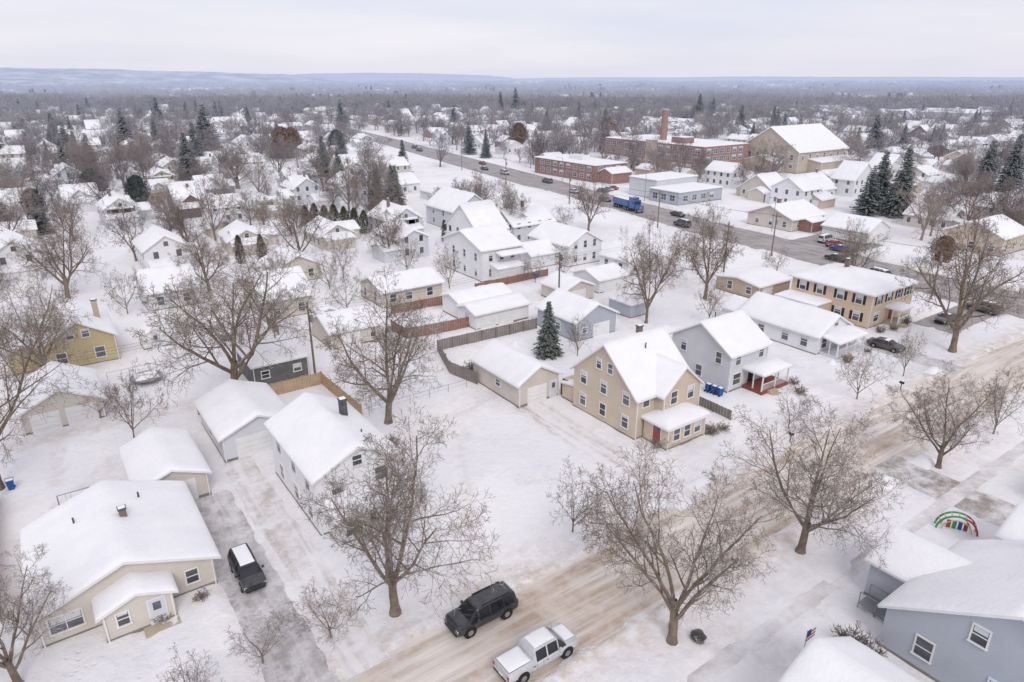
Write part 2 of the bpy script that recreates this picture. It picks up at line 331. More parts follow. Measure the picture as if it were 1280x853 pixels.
n5=N('ShaderNodeTexNoise'); n5.inputs['Scale'].default_value=.16; n5.inputs['Detail'].default_value=3; L(g.outputs['Position'],n5.inputs['Vector'])
r5=N('ShaderNodeMapRange'); r5.inputs[1].default_value=.52; r5.inputs[2].default_value=.6; r5.inputs[4].default_value=.45; L(n5.outputs[0],r5.inputs[0])
mv=N('ShaderNodeMath'); mv.operation='MULTIPLY'; L(vr.outputs[0],mv.inputs[0]); L(r5.outputs[0],mv.inputs[1])
ma=N('ShaderNodeMath'); ma.operation='ADD'; L(n3.outputs[0],ma.inputs[0]); L(mv.outputs[0],ma.inputs[1])
b=N('ShaderNodeBump'); b.inputs['Distance'].default_value=.17; b.inputs['Strength'].default_value=.9; L(ma.outputs[0],b.inputs['Height']); L(b.outputs[0],p.inputs['Normal'])
me=mkmesh('snow_ground',V,F,[gm],smooth=True)
a=me.attributes.new('dirt','FLOAT','POINT'); a.data.foreach_set('value',dirt)
ob('snow_ground',me)
def roadmat(name,ca,cb,cs,f1=5,bias=.5,patch=.5,dist=.3,ps=.75):
    m=bpy.data.materials.new(name); m.use_nodes=True; nt=m.node_tree; N=nt.nodes.new; L=nt.links.new; p=nt.nodes['Principled BSDF']; p.inputs['Roughness'].default_value=.8
    uv=N('ShaderNodeUVMap'); mp=N('ShaderNodeMapping'); mp.inputs['Scale'].default_value=(f1,.07,1); L(uv.outputs[0],mp.inputs[0])
    n=N('ShaderNodeTexNoise'); n.inputs['Scale'].default_value=1.0; n.inputs['Detail'].default_value=8; n.inputs['Roughness'].default_value=.62; n.inputs['Distortion'].default_value=dist; L(mp.outputs[0],n.inputs['Vector'])
    r=N('ShaderNodeMapRange'); r.inputs[1].default_value=bias-.12; r.inputs[2].default_value=bias+.12; L(n.outputs[0],r.inputs[0])
    g=N('ShaderNodeNewGeometry'); n2=N('ShaderNodeTexNoise'); n2.inputs['Scale'].default_value=patch; n2.inputs['Detail'].default_value=10; n2.inputs['Roughness'].default_value=.74; L(g.outputs['Position'],n2.inputs['Vector'])
    r2=N('ShaderNodeMapRange'); r2.inputs[1].default_value=.42; r2.inputs[2].default_value=.6; L(n2.outputs[0],r2.inputs[0])
    m1=N('ShaderNodeMixRGB'); m1.inputs[1].default_value=(*ca,1); m1.inputs[2].default_value=(*cb,1); L(r.outputs[0],m1.inputs[0])
    m2=N('ShaderNodeMixRGB'); m2.inputs[2].default_value=(*cs,1); L(m1.outputs[0],m2.inputs[1])
    mu=N('ShaderNodeMath'); mu.operation='MULTIPLY'; mu.inputs[1].default_value=ps; L(r2.outputs[0],mu.inputs[0]); L(mu.outputs[0],m2.inputs[0])
    L(painthaze(nt,m2.outputs[0],2600),p.inputs['Base Color'])
    b=N('ShaderNodeBump'); b.inputs['Distance'].default_value=.08; L(n2.outputs[0],b.inputs['Height']); L(b.outputs[0],p.inputs['Normal']); return m
def strip(name,pts,hw,z,mat):
    V=[];uv=[]; acc=0
    for i,p in enumerate(pts):
        a=Vector(pts[max(i-1,0)]);c=Vector(pts[min(i+1,len(pts)-1)]); d=(c-a).normalized(); nrm=Vector((d.y,-d.x))
        if i: acc+=(Vector(p)-Vector(pts[i-1])).length
        for q in (-1,1): V.append((p[0]+nrm.x*hw*q,p[1]+nrm.y*hw*q,z)); uv.append((q*hw/7+.5+pts[0][0]*.37,acc))
    F=[(2*i,2*i+1,2*i+3,2*i+2) for i in range(len(pts)-1)]
    me=mkmesh(name,V,F,[mat]); u=me.uv_layers.new(name='UVMap')
    for li,l in enumerate(me.loops): u.data[li].uv=uv[l.vertex_index]
    ob(name,me)
rm1=roadmat('slushy_street_snow',(.80,.75,.70),(.46,.355,.275),(.72,.65,.58),f1=7,bias=.5,patch=.45,ps=.65)
rm2=roadmat('salted_asphalt',(.38,.35,.34),(.23,.215,.215),(.46,.42,.40),f1=6,bias=.47,patch=.25,ps=.6)
rm3=roadmat('packed_driveway',(.80,.78,.77),(.52,.46,.42),(.84,.83,.84),f1=6,bias=.53,patch=.6,dist=.8,ps=.9)
rm3b=roadmat('wet_driveway',(.60,.575,.565),(.36,.335,.33),(.78,.77,.78),f1=5,bias=.5,patch=.7,dist=.8,ps=.7)
rm4=roadmat('wet_concrete',(.42,.38,.35),(.30,.26,.23),(.78,.77,.77),f1=5,bias=.45,patch=.35,dist=.8,ps=.95)
strip('snowy_street_road',[(x,29.8) for x in range(-80,126,6)]+[(127.5,29.8)],4.3,0,rm1)
strip('main_road',RD,8.6,.004,rm2)
for i,r in enumerate(DW):
    m=(rm3b,rm3,rm3,rm4,rm3b,rm2,rm2)[i]
    strip('driveway',[((r[0]+r[1])/2,r[2]+(r[3]-r[2])*k/6) for k in range(7)],(r[1]-r[0])/2+.2,.012,m)
cm=roadmat('concrete_sidewalk',(.72,.70,.69),(.52,.48,.45),(.85,.84,.85),f1=3,bias=.5,patch=.3,ps=.9)
for r in SW[:1]: strip('sidewalk',[(x,(r[2]+r[3])/2) for x in range(-40,128,8)],.7,.062,cm)
ym=M('faded_road_paint',(.6,.5,.2),(.4,.36,.3),scale=1)
for q in (-.12,.12):
    pts=[(a+q,b) for a,b in RD[1:8]]; strip('road_centre_line',pts,.06,.008,ym)

# hills on horizon
def hill(name,x0,x1,dist,hf,mat,depth=1500,n=240):
    V=[]
    K=((0,0),(depth*.1,.3),(depth*.22,.62),(depth*.36,.85),(depth*.5,1),(depth,0))
    for i in range(n+1):
        a=math.radians(x0+(x1-x0)*i/n)
        for k,(dd,hh) in enumerate(K):
            r=dist+dd; hgt=max(0,hf(i/n))*hh
            V.append((math.cos(a)*r,math.sin(a)*r,hgt-1))
    q=len(K); F=[(i*q+k,(i+1)*q+k,(i+1)*q+k+1,i*q+k+1) for i in range(n) for k in range(q-1)]
    ob(name,mkmesh(name,V,F,[mat],smooth=True))
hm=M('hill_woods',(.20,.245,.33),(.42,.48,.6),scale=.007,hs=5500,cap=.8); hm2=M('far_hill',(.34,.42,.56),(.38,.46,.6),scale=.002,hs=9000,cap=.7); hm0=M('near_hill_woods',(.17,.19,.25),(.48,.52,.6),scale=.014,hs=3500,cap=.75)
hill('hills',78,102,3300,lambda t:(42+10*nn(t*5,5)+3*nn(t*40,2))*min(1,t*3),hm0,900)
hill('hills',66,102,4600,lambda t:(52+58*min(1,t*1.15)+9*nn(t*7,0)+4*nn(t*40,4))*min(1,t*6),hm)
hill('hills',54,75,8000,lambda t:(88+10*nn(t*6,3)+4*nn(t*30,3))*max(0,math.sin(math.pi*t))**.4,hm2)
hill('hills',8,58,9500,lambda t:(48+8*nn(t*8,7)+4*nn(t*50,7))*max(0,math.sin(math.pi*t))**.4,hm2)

# ---------------- trees
def ring(V,F,pts,rads,k):
    b=len(V); n=len(pts)
    for i in range(n):
        d=(pts[min(i+1,n-1)]-pts[max(i-1,0)]).normalized()
        a=Vector((0,0,1)) if abs(d.z)<.8 else Vector((1,0,0))
        u=d.cross(a).normalized(); v=d.cross(u)
        for j in range(k):
            t=2*math.pi*j/k; V.append(pts[i]+(u*math.cos(t)+v*math.sin(t))*rads[i])
    for i in range(n-1):
        for j in range(k): F.append((b+i*k+j,b+i*k+(j+1)%k,b+(i+1)*k+(j+1)%k,b+(i+1)*k+j))
def gen_tree(seed,H=15,W=13,maxlev=5,minr=.011,nch=(6,8,7,5,4),trunk=.24,ks=(8,6,4,3,3,3),tr=.023):
    R=random.Random(seed); V=[];F=[]
    segs=(4,7,5,3,2,1); rat=(0,.6,.45,.46,.5,.6); wob=(.06,.15,.22,.25,.22,.1)
    def rv(): return Vector((R.gauss(0,1),R.gauss(0,1),R.gauss(0,1)))
    def grow(p,d,Ln,r,lev):
        n=segs[lev]; pts=[p.copy()]; rads=[r]; dirs=[d]; tip=r*(.75 if lev==0 else .22)
        for i in range(n):
            up=(.0,.05,.05,.0,-.02,0)[lev]
            d=(d+rv()*wob[lev]*.6+Vector((0,0,up))).normalized()
            p=p+d*Ln/n; pts.append(p.copy()); dirs.append(d); rads.append(max(minr,r+(tip-r)*(i+1)/n))
        if lev==0: rads[0]*=1.5
        ring(V,F,pts,rads,ks[lev])
        if lev>=maxlev: return
        c=nch[lev]; az0=R.random()*6.28
        for i in range(c):
            if lev==0: t=.5+.5*(i+.5)/c if i<c-1 else 1.0
            else: t=.2+.8*(i+R.random()*.8)/c
            t=min(t,1); q=t*n; a=min(int(q),n-1); f=q-a
            pp=pts[a].lerp(pts[a+1],f); dd=dirs[min(a+1,n)]; rr=rads[a]+(rads[a+1]-rads[a])*f
            az=az0+i*2.4+R.uniform(-.4,.4)
            x=dd.cross(Vector((.31,.22,.9))).normalized(); y=dd.cross(x); side=x*math.cos(az)+y*math.sin(az)
            ang=R.uniform(.4,1.0) if lev==0 else R.uniform(.55,1.1)
            if lev==0 and i==c-1: ang=.12
            nd=(dd*math.cos(ang)+side*math.sin(ang)).normalized()
            LL=(H*.58 if lev==0 else Ln*rat[lev+1]*(1.2-.55*t))*R.uniform(.8,1.2)
            grow(pp,nd,LL,max(minr,rr*R.uniform(.5,.68)),lev+1)
    grow(Vector((0,0,-.2)),Vector((R.uniform(-.06,.06),R.uniform(-.06,.06),1)).normalized(),H*trunk,H*tr,0)
    zs=max(v.z for v in V); rs=sorted(math.hypot(v.x,v.y) for v in V)[int(len(V)*.97)]
    a=W/2/rs; bz=H/zs
    V=[(v.x*a,v.y*a,v.z*bz) for v in V]
    return V,F
TR={}
def hero_tree(x,y,H,W,var,rz=0,name='bare_tree'):
    if var not in TR:
        V,F=gen_tree(100+var,15,13,nch=(6,9,7,5,4)); TR[var]=mkmesh('bare_tree_mesh',V,F,[MT['bark']])
    ob(name,TR[var],(x,y,0),rz,(W/13,W/13,H/15))
SM={}
def small_tree(x,y,H,W,var,rz=0):
    if var not in SM:
        V,F=gen_tree(300+var,7,5.5,maxlev=4,nch=(7,7,5,4),trunk=.25,minr=.012,tr=.014,ks=(6,4,3,3,3)); SM[var]=mkmesh('young_bare_tree_mesh',V,F,[MT['bark']])
    ob('young_bare_tree',SM[var],(x,y,0),rz,(W/5.5,W/5.5,H/7))
for i,(x,y,H,W) in enumerate([(15.6,36.4,15,15.5),(29.7,23,16.3,14.5),(45.5,23.6,13.2,14.5),(68.1,23.2,11.2,11),(28,63.2,18,15.5),(15.6,79.5,21,25),(-7.5,72.2,21,17),(-6.6,44.5,10.5,11),
      (75.5,70,17.5,10),(93,73,18.7,13),(102,36.7,22.5,17),(2.7,136.7,17.5,19),(92.6,130.6,15,12),(-2,98,16,14),(116,60,14,10),(-10,120,17,17),(24,128,13,12),(60,128,14,12)]):
    hero_tree(x,y,H,W,i%6,i*1.3)
for i,(x,y,H,W) in enumerate([(32,36.2,7,5),(76.3,36.2,6.5,6),(88,36.5,6.5,5.5),(4.3,75.7,8.7,7),(63,36.5,5.5,4.5),(80,23,8,6.5),(20,90,7,6),(26,97,7,7),(2,83,5,5),(58,66,6,5),(11,37,4.2,6),(2,35.5,4.5,6),(6.5,37.5,3.6,5),(83,64,8,6),(88,80,9,7),(60,104,9,7),(104,84,8,7),(15,100,6,6),(39,101,8,7),(42,116,8,7),(20,118,8,7),(58,117,8,7),(10,122,8,7),(110,92,6,6),(118,76,6,6),(81,97,7,6),(47,122,9,8),(35,124,8,7),(75,98,6,5),(104,126,8,7)]):
    small_tree(x,y,H,W,i%4,i*1.7)
def gen_conifer(seed,H=12,R0=2.6,rows=30,droop=.25):
    R=random.Random(seed); V=[];F=[]
    ring(V,F,[Vector((0,0,-.2)),Vector((0,0,H*.95))],[H*.014,.02],6); nt_=len(F)
    for i in range(rows):
        t=i/rows; z=H*(.05+.94*t); Lb=R0*(1-t)**.85*R.uniform(.8,1.12)+.15; nb=int(9+12*(1-t))
        for k in range(nb):
            az=R.random()*6.283; l=Lb*R.uniform(.75,1.15); dx,dy=math.cos(az),math.sin(az)
            m=max(3,int(l*7))
            for q in range(m):
                u=(q+R.random())/m; px=dx*l*u; py=dy*l*u; pz=z-droop*l*u*u+.08*l*u+R.uniform(-.08,.08)
                for sgn in (-1,1):
                    sl=R.uniform(.28,.55)*(1.15-u*.6); a2=az+sgn*R.uniform(.5,1.2)
                    b=len(V); e=Vector((math.cos(a2)*sl,math.sin(a2)*sl,-sl*R.uniform(.2,.7))); wd=Vector((-math.sin(a2),math.cos(a2),R.uniform(-.8,.8)))*R.uniform(.08,.15)
                    c=Vector((px,py,pz)); V+= [c-wd*.6,c+wd*.6,c+e*.6+wd,c+e,c+e*.6-wd]; F.append((b,b+1,b+2,b+3,b+4))
    mi=[1 if i<nt_ else 0 for i in range(len(F))]
    return mkmesh('conifer_mesh',V,F,[MT['conifer'],MT['bark']],mi)
CON=[gen_conifer(5,12,3.0),gen_conifer(6,12,3.3),gen_conifer(7,12,3.6,24,.1)]
def gen_arbor(seed,H=5,Rr=.8,mat='arbor',n=1700,round_=False):
    R=random.Random(seed); V=[];F=[]
    for i in range(n):
        t=R.random()**.8 if not round_ else R.random(); az=R.random()*6.283
        pr=(math.sin(math.pi*min(1,(t*.92+.08)))**.5) if round_ else min(1,(1-t)*2.2)**.6*min(1,t*8+.6)
        r=Rr*pr*(R.uniform(.72,1.08) if not round_ else R.uniform(.35,1.1))*(1+.18*math.sin(az*3+t*9)); z=H*t if not round_ else H*(.15+.85*t)
        c=Vector((math.cos(az)*r,math.sin(az)*r,z+.1)); s_=R.uniform(.1,.22)*H/5*(1.3 if round_ else 1)
        d=(Vector((math.cos(az)*.5,math.sin(az)*.5,1))+Vector((R.gauss(0,.4),R.gauss(0,.4),R.gauss(0,.3)))).normalized()
        u=Vector((-math.sin(az),math.cos(az),R.gauss(0,.4))).normalized(); b=len(V)
        V+=[c-u*s_*.5,c+u*s_*.5,c+d*s_*1.5]; F.append((b,b+1,b+2))
    ring(V,F,[Vector((0,0,-.1)),Vector((0,0,H*.8))],[Rr*.12,.03],6)
    return mkmesh('foliage_mesh',V,F,[MT[mat]])
ARB=gen_arbor(3); ROU=gen_arbor(4,9,3.2,'conifer',6000,True); RUS=gen_arbor(8,10,4,'rust',3600,True)
SP=[(54.8,68.5,8.2),(88,184,13),(84.5,187,12),(92,190,12),(88,224,14),(79.5,370,25),(76,362,20),(2.2,204,10),(-6,209,12),(198,93,19),(204,102,17),(193,99,14),(262,90,20),(256,95,18),(420,585,28),(412,600,24),(60,300,14),(25,330,16),(120,300,15),(345,180,20),(50,420,22),(20,440,20),(-5,380,20),(250,420,20),(400,300,20),(215,60,13),(15,306,16),(130,260,13),(500,420,24),(210,520,22),(90,560,24),(-20,520,22)]
for i,(x,y,H) in enumerate(SP): ob('spruce_tree',CON[i%3],(x,y,0),i*1.1,(H/12,H/12,H/12))
for i,(x,y,H) in enumerate([(34,144.6,5.8),(38,143,5.8),(78.5,137.5,5),(81,136.5,5),(57,170,6),(58.7,168,6.5),(60.4,165.8,6.2),(62,163.5,6.6),(63.7,161.2,6.2),(65.4,159,6),(67,157,5.6)]):
    ob('arborvitae_shrub',ARB,(x,y,0),i,(H/5*(1.3 if i>3 else 1),H/5*(1.3 if i>3 else 1),H/5))
for i,(x,y,H) in enumerate([(18,244,10),(27.8,229,9),(2,225,8),(130,330,12),(-12,178,8)]): ob('evergreen_tree',ROU,(x,y,0),i,(H/9,H/9,H/9))
for i,(x,y,H) in enumerate([(105,335,14),(112,342,13),(150,60,6),(225,310,13),(-10,150,9),(280,300,14)]): ob('oak_tree_with_brown_leaves',RUS,(x,y,0),i,(H/10,H/10,H/10))
def gen_bush(seed):
    V,F=gen_tree(seed,1.4,1.8,maxlev=3,nch=(12,6,4),trunk=.08,minr=.012,tr=.02,ks=(4,3,3,3)); return mkmesh('bare_bush_mesh',V,F,[MT['bark']])
BU=[gen_bush(1),gen_bush(2)]
for i,(x,y,q) in enumerate([(57,40.5,1),(48.5,42,.9),(55.3,40.6,1.1),(72,41,1),(74,43,1),(86,43,1),(92,43.5,.8),(2,45.2,.8),(4.5,46,.8),(39.3,16,1.3),(39.5,14.5,1.3),(101,46.5,1),(104,46,1),(108,46,1.2),(30.8,24,.5),(24,61,1),(26,58,1.2),(43,70,1.2),(20,100,1.5),(50,97,1.4),(62,96,1.5)]):
    ob('bare_bush',BU[i%2],(x,y,0),i,(q,q,q))

# ---------------- near buildings
b=B('beige_ranch_house',0,53)
b.block(-5.2,6,47.2,58.8,2.75,'beige','y',.38,.5); b.block(-1.6,2.8,45.2,47.2,2.55,'beige','y',.38,.35)
b.win('-y',47.2,-3.6,1.55,1.9,1.2); b.win('-y',47.2,4.4,1.5,.8,1.1); b.door('-y',45.2,1.7); b.win('-y',45.2,-.4,1.6,.7,1)
b.wins('+x',6,[50,53.5,57],[1.6]); b.wins('-x',-5.2,[50,54],[1.6]); b.chim(1.2,53,3.5,5.4,.5); b.vent(2.6,56,4.2); b.vent(-2,55,4.2)
b.box('front_step','stone',.6,2.9,44.2,45.2,0,.2); b.finish()
b=B('beige_garage',5.6,64); b.block(2.8,8.5,60,69,2.6,'beige','y',.42,.35); b.gdoor('-y',60,6,2.6); b.finish()
b=B('white_garage',14.5,70); b.block(11,18.3,65,75,2.9,'lgrey','y',.42,.4); b.gdoor('-y',65,14.6,4.4,2.2); b.win('-x',11,70,1.6); b.finish()
b=B('white_two_storey_house',18,54)
b.block(14.5,22,48,60,5.7,'white','y',.5,.4); b.wins('-y',48,[16.3,20.2],[1.6,4.2]); b.win('-y',48,18.2,6.2,.8,.9); b.wins('-x',14.5,[50,53.5,57.5],[1.6,4.3]); b.wins('+x',22,[50,54,58],[1.6,4.3])
b.block(15.2,21.3,45.8,48,2.8,'white','shed',.3,.3); b.wins('-y',45.8,[16.5,20],[1.5],w=1.2); b.door('-y',45.8,18.3,z=.3); b.block(16,20,60,62.5,2.9,'white','y',.4,.3); b.chim(20,55,6,8.5,.6,'shingle'); b.vent(20,51,6.7); b.finish()
b=B('tan_garage',45,62.5); b.block(42,48,57.8,67.5,3.1,'beige','y',.55,.35); b.gdoor('-y',57.8,44.7,2.6); b.door('-y',57.8,47.1,.85); b.win('-x',42,62,1.8,.9,.8); b.finish()
b=B('tan_two_storey_house',52,49)
b.block(47.5,56,44.5,54.5,5.2,'tan','x',.86,.4,T=.2); b.block(50.2,56,43.3,49,5.2,'tan','y',.86,.35,T=.2)
b.wins('-x',47.5,[46,49.5,52.8],[1.7,4.4],w=.9); b.wins('-x',47.5,[48.6,50.4],[6.9],w=.7,h=1.1)
b.wins('-y',43.3,[51.8,54.4],[4.4],w=.9); b.win('-y',44.5,48.9,4.4,.9); b.wins('+y',54.5,[49,54],[1.7,4.4]); b.wins('+x',56,[46,51],[1.7,4.4])
b.block(48.6,54.5,41,44.3,2.8,'tan','x',.3,.35,hip=True); b.wins('-y',41,[50,51.6,53.2],[1.6],w=.9,h=1.3,shut=False); b.door('-x',48.6,42.4,z=.4,mat='red'); 
b.block(47.9,52,54.5,57,2.7,'tan','shed',-.2,.25); b.box('front_step','oldwood',54.6,56,40.8,43.2,0,.5); b.chim(54,51,6.5,9.7,.55); b.vent(52,48,8.6); b.finish()
b=B('light_grey_two_storey_house',69,50)
b.block(65,72.4,46.3,55.5,5.2,'lgrey','x',.6,.4); b.wins('-x',65,[48,53.5],[4.2],w=.8); b.win('-x',65,50.8,1.6,.9); b.wins('-y',46.3,[66.5,71],[4.2],w=.9)
b.win('-y',46.3,66.6,1.6,1.4); b.win('-y',46.3,71.4,1.7,.8); b.door('-y',46.3,69.3,z=.55,mat='shutter'); b.porch(67.8,73.2,43.4,46.2,2.85,deck='deck',rail='trim')
b.block(66,71,55.5,60,2.8,'lgrey','y',.5,.3); b.wins('+x',72.4,[48,52],[1.6,4.2]); b.vent(70,53,7.2); b.finish()
b=B('white_bungalow',89,52)
b.block(85,93,47,60,3.0,'white','y',.55,.4); b.wins('-x',85,[49,52,56],[1.6]); b.wins('-y',47,[86.6,91.4],[1.6],w=1.2); b.door('-y',47,89,z=.5); b.win('-y',47,89,4.1,.9,.9); b.porch(85.6,92.4,44.3,46.9,2.6,deck='lgrey',kind='shed',pitch=.15)
b.wins('+x',93,[50,55],[1.6]); b.block(86,91,60,64,2.6,'white','y',.5,.3); b.finish()
b=B('peach_two_storey_house',107,56)
b.block(101,113.5,48.5,62,5.7,'peach','x',.22,.5,hip=True); b.wins('-x',101,[50.5,53.5,57,60],[1.7,4.4],shut=True); b.wins('-y',48.5,[103,106,109,111.8],[4.4],shut=True); b.wins('-y',48.5,[103,111.5],[1.7],w=1.4)
b.door('-y',48.5,107.3,z=.3,mat='red'); b.porch(105.6,109,46.2,48.4,2.9,deck='stone',kind='hip'); b.wins('+x',113.5,[51,56,60],[1.7,4.4]); b.chim(108,57,6.5,8.3,.6); b.block(97,101,55,62,3,'peach','flat',0,.3); b.finish()
b=B('brown_garage',104,71.5); b.block(99.5,108.5,67,76,2.7,'stone','x',.15,.4); b.gdoor('-y',67,102,2.6); b.wins('-x',99.5,[69,73],[1.6]); b.finish()
b=B('grey_garage',65,74.5); b.block(61,69,70,79,3.3,'grey','y',.5,.35); b.gdoor('-y',70,66,3); b.win('-y',70,62.7,1.7,.8,.8); b.win('-x',61,74,1.7); b.finish()
b=B('grey_shed',58,75); b.block(75,79,73,78,2.4,'grey','flat',0,.2); b.finish()
b=B('white_long_garage',57,88); b.block(52,62,82.7,87.8,2.7,'white','x',.3,.35); b.block(52.5,62.5,88.3,93.5,3,'white','x',.3,.35); b.gdoor('-y',82.7,54.3,2.6); b.gdoor('-y',82.7,57.6,2.6); b.win('-x',52,85,1.6); b.finish()
b=B('white_two_storey_house',71.5,111); b.block(67,76,104,118,6.3,'white','x',.35,.4); b.wins('-y',104,[69,71.5,74],[1.7,4.6],w=.8); b.wins('-x',67,[106,110,114],[1.7,4.6],w=.8); b.block(69,75,101.5,104,2.9,'white','shed',.2,.2); b.block(70,76,101.8,103.9,5.2,'trim','shed',.15,.1,walls=False); b.finish()
b=B('white_house',91,109); b.block(87,96,103,116,4.6,'white','y',.55,.4); b.wins('-y',103,[89,91.5,94],[1.7,4.4],w=.8); b.wins('-x',87,[105,109,113],[1.7],w=.9); b.block(80,87,106,113,3,'white','x',.5,.3); b.finish()
b=B('white_house',96,95); b.block(92,100,91,99,3.2,'white','y',.5,.35); b.wins('-y',91,[94,98],[1.7]); b.wins('-x',92,[93,97],[1.7]); b.finish()
b=B('garage',84,90); b.block(80,87,86,93,2.6,'white','x',.35,.3); b.gdoor('-y',86,83.5,4.4); b.finish()
b=B('garage',75,88); b.block(71,77.5,84.5,91,2.6,'beige','y',.4,.3); b.gdoor('-y',84.5,74,3); b.finish()
b=B('blue_grey_house',91,152); b.block(86,97,145,160,5.2,'lgrey','y',.7,.4); b.wins('-y',145,[88,91.5,95],[1.7,4.3]); b.wins('-x',86,[147,151,156],[1.7,4]); b.porch(87,96,142.5,145,2.7,kind='shed'); b.finish()
b=B('yellow_house',3,107); b.block(-2,6.3,101.3,113,3.9,'yellow','y',.6,.4); b.wins('-y',101.3,[-.2,4.2],[1.7],w=1.1); b.wins('-y',101.3,[1.2,3],[4.6],w=.8,h=1); b.wins('+x',6.3,[104,109],[1.7]); b.chim(5,107,4.4,7.3,.7,'stone'); b.block(-6,-2,103,110,3,'yellow','y',.4,.3); b.finish()
b=B('tan_garage',-1,87.5); b.block(-5.2,2.6,83,92,2.7,'beige','y',.5,.35); b.gdoor('-y',83,.4,2.7); b.gdoor('-y',83,-3,2.5); b.finish()
b=B('grey_shed',22,84.5); b.block(18.5,25.5,81,88,2.9,'dgrey','shed',.06,.2,T=.18); b.win('-y',81,20,1.6,.9,.9); b.win('-y',81,24,1.6,.9,.9); b.finish()
b=B('beige_garage',35,91); b.block(31,38.7,87.5,95,2.8,'beige','x',.4,.35); b.gdoor('-y',87.5,34,2.6); b.win('-y',87.5,37.4,1.6,.8); b.finish()
b=B('tan_house',31,110); b.block(27,35,105,116,3.6,'beige','x',.55,.35); b.wins('-y',105,[29,33],[1.6]); b.wins('-x',27,[108,113],[1.6]); b.finish()
b=B('tan_house',50,105); b.block(45,56.5,100.5,109,3.0,'beige','x',.35,.4); b.wins('-y',100.5,[47,50,54],[1.6],w=1.1); b.wins('-x',45,[103,107],[1.6]); b.finish()
b=B('white_shed',11,104); b.block(9.5,13,103,106.5,2.2,'white','y',.5,.2); b.door('-y',103,11.2); b.finish()
b=B('garden_shed',35,99.5); b.block(33.5,36.5,98,101,2.1,'lgrey','y',.5,.2); b.door('-y',98,35); b.finish()
b=B('white_house',17,131); b.block(13,21,121,131,3.4,'lgrey','x',.5,.4); b.wins('-y',121,[15,19],[1.7]); b.wins('-x',13,[123,128],[1.7]); b.finish()
b=B('tan_house',39,133); b.block(35,43.5,124,133,3.2,'beige','y',.5,.4); b.wins('-y',124,[37,41.5],[1.7]); b.wins('+x',43.5,[127,131],[1.7]); b.finish()
b=B('grey_house',45.5,8)
b.block(41,52,1,14.8,3.6,'grey','x',.62,.4); b.wins('-x',41,[4,8,12.2],[1.9],w=1); b.wins('-x',41,[6.3,9.6],[5],w=.85,h=1.2); b.wins('+y',14.8,[43.5,49],[1.6])
b.block(45,50,8,18,3.4,'grey','y',.6,.35); b.win('+y',18,47.5,1.7); b.chim(50.5,10,4.6,7.6,.7,'shutter'); b.box('rear_steps','metal',43.2,44.6,15.2,17.5,.5,.6); 
for x in (43.2,44.6): 
    for y in (15.2,16.3,17.5): b.box('step_rail','metal',x-.03,x+.03,y-.03,y+.03,0,1.5)
    b.box('step_rail','metal',x-.03,x+.03,15.2,17.5,1.46,1.52)
b.finish()
b=B('white_house',31.5,9); b.block(27.5,36.5,4,14.6,3.2,'white','y',.55,.4); b.wins('+y',14.6,[29.5,34],[1.6]); b.wins('-x',27.5,[7,11],[1.6]); b.chim(32.8,7,4,6.9,.6); b.finish()
b=B('beige_house',62,8); b.block(56.5,62,3,13.8,3,'beige','y',.5,.4); b.block(68.5,79,2,14.5,3.2,'tan','x',.5,.4); b.wins('-x',56.5,[6,10],[1.7]); b.wins('-x',68.5,[5,9,12.5],[1.7]); b.finish()

# civic buildings
b=B('brick_school',236,211)
b.block(223,251,183,240,10.5,'brick','flat',0,.15,T=.2,trim='stone'); b.block(251,266,195,228,8,'brick','flat',0,.15,T=.2,trim='stone')
for z in (2.2,5.5,8.6):
    for y in range(186,239,4): b.win('-x',223,y,z,2.6,1.9)
    for x in range(226,250,4): b.win('-y',183,x,z,2.4,1.9)
b.box('entrance','stone',222.3,223,208,214,0,11.4); b.door('-x',222.3,211,2.4,2.8)
b.box('stair_tower','brick',226,232,196,203,10.5,13); b.heap('tower_snow','snow',226,232,196,203,lambda x,y:13,.2)
b.finish()
b=B('brick_chimney',233,214); b.cyl('stack','brick',(233,214,0),(233,214,23),1.7,1.35,12); b.cyl('cap','stone',(233,214,23),(233,214,23.5),1.55,1.55,12); b.finish()
b=B('brick_annex',180,208); b.block(172,188,190,226,6.2,'brick','flat',0,.3,T=.2)
for z in (1.9,4.7):
    for y in range(193,225,4): b.win('-x',172,y,z,2.2,1.5)
    for x in (175,179,183.5): b.win('-y',190,x,z,2.2,1.5)
b.box('penthouse','trim',178,182,204,212,6.2,8); b.block(174,184,183,190,4,'brick','x',.4,.3); b.finish()
b=B('stone_church',272,176); b.block(255,290,162,190,8.5,'stone','x',.62,.6,T=.3)
for z in (3,6): 
    for y in range(165,189,4): b.win('-x',255,y,z,1.4,2)
b.block(249,255,168,184,4,'stone','x',.3,.3); b.block(262,290,156,162,4.5,'stone','shed',.15,.3)
for x in range(258,289,5): b.win('-y',162,x,6.2,1.3,2)
b.finish()
b=B('grey_commercial_building',170,150); b.block(160,180,139,151,4,'grey','flat',0,.25,T=.2); b.block(163,182,151,163,6,'lgrey','flat',0,.25,T=.2)
for y in (141.5,145,148.5): b.win('-x',160,y,2,2,1.8)
for x in (163,167,171,175): b.win('-y',139,x,2,2,1.6)
b.finish()
b=B('white_house',161,103); b.block(154,168,97,110,3.3,'beige','x',.4,.5); b.wins('-x',154,[99,103,107],[1.7]); b.wins('-y',97,[157,161,165],[1.7],w=1.4); b.chim(158,104,4,7,.8); b.block(157,163,93.5,97,2.9,'brick','x',.3,.3); b.finish()
b=B('white_garage',161,84); b.block(156,166,79,90,3,'white','y',.45,.4); b.gdoor('-y',79,161,5); b.finish()
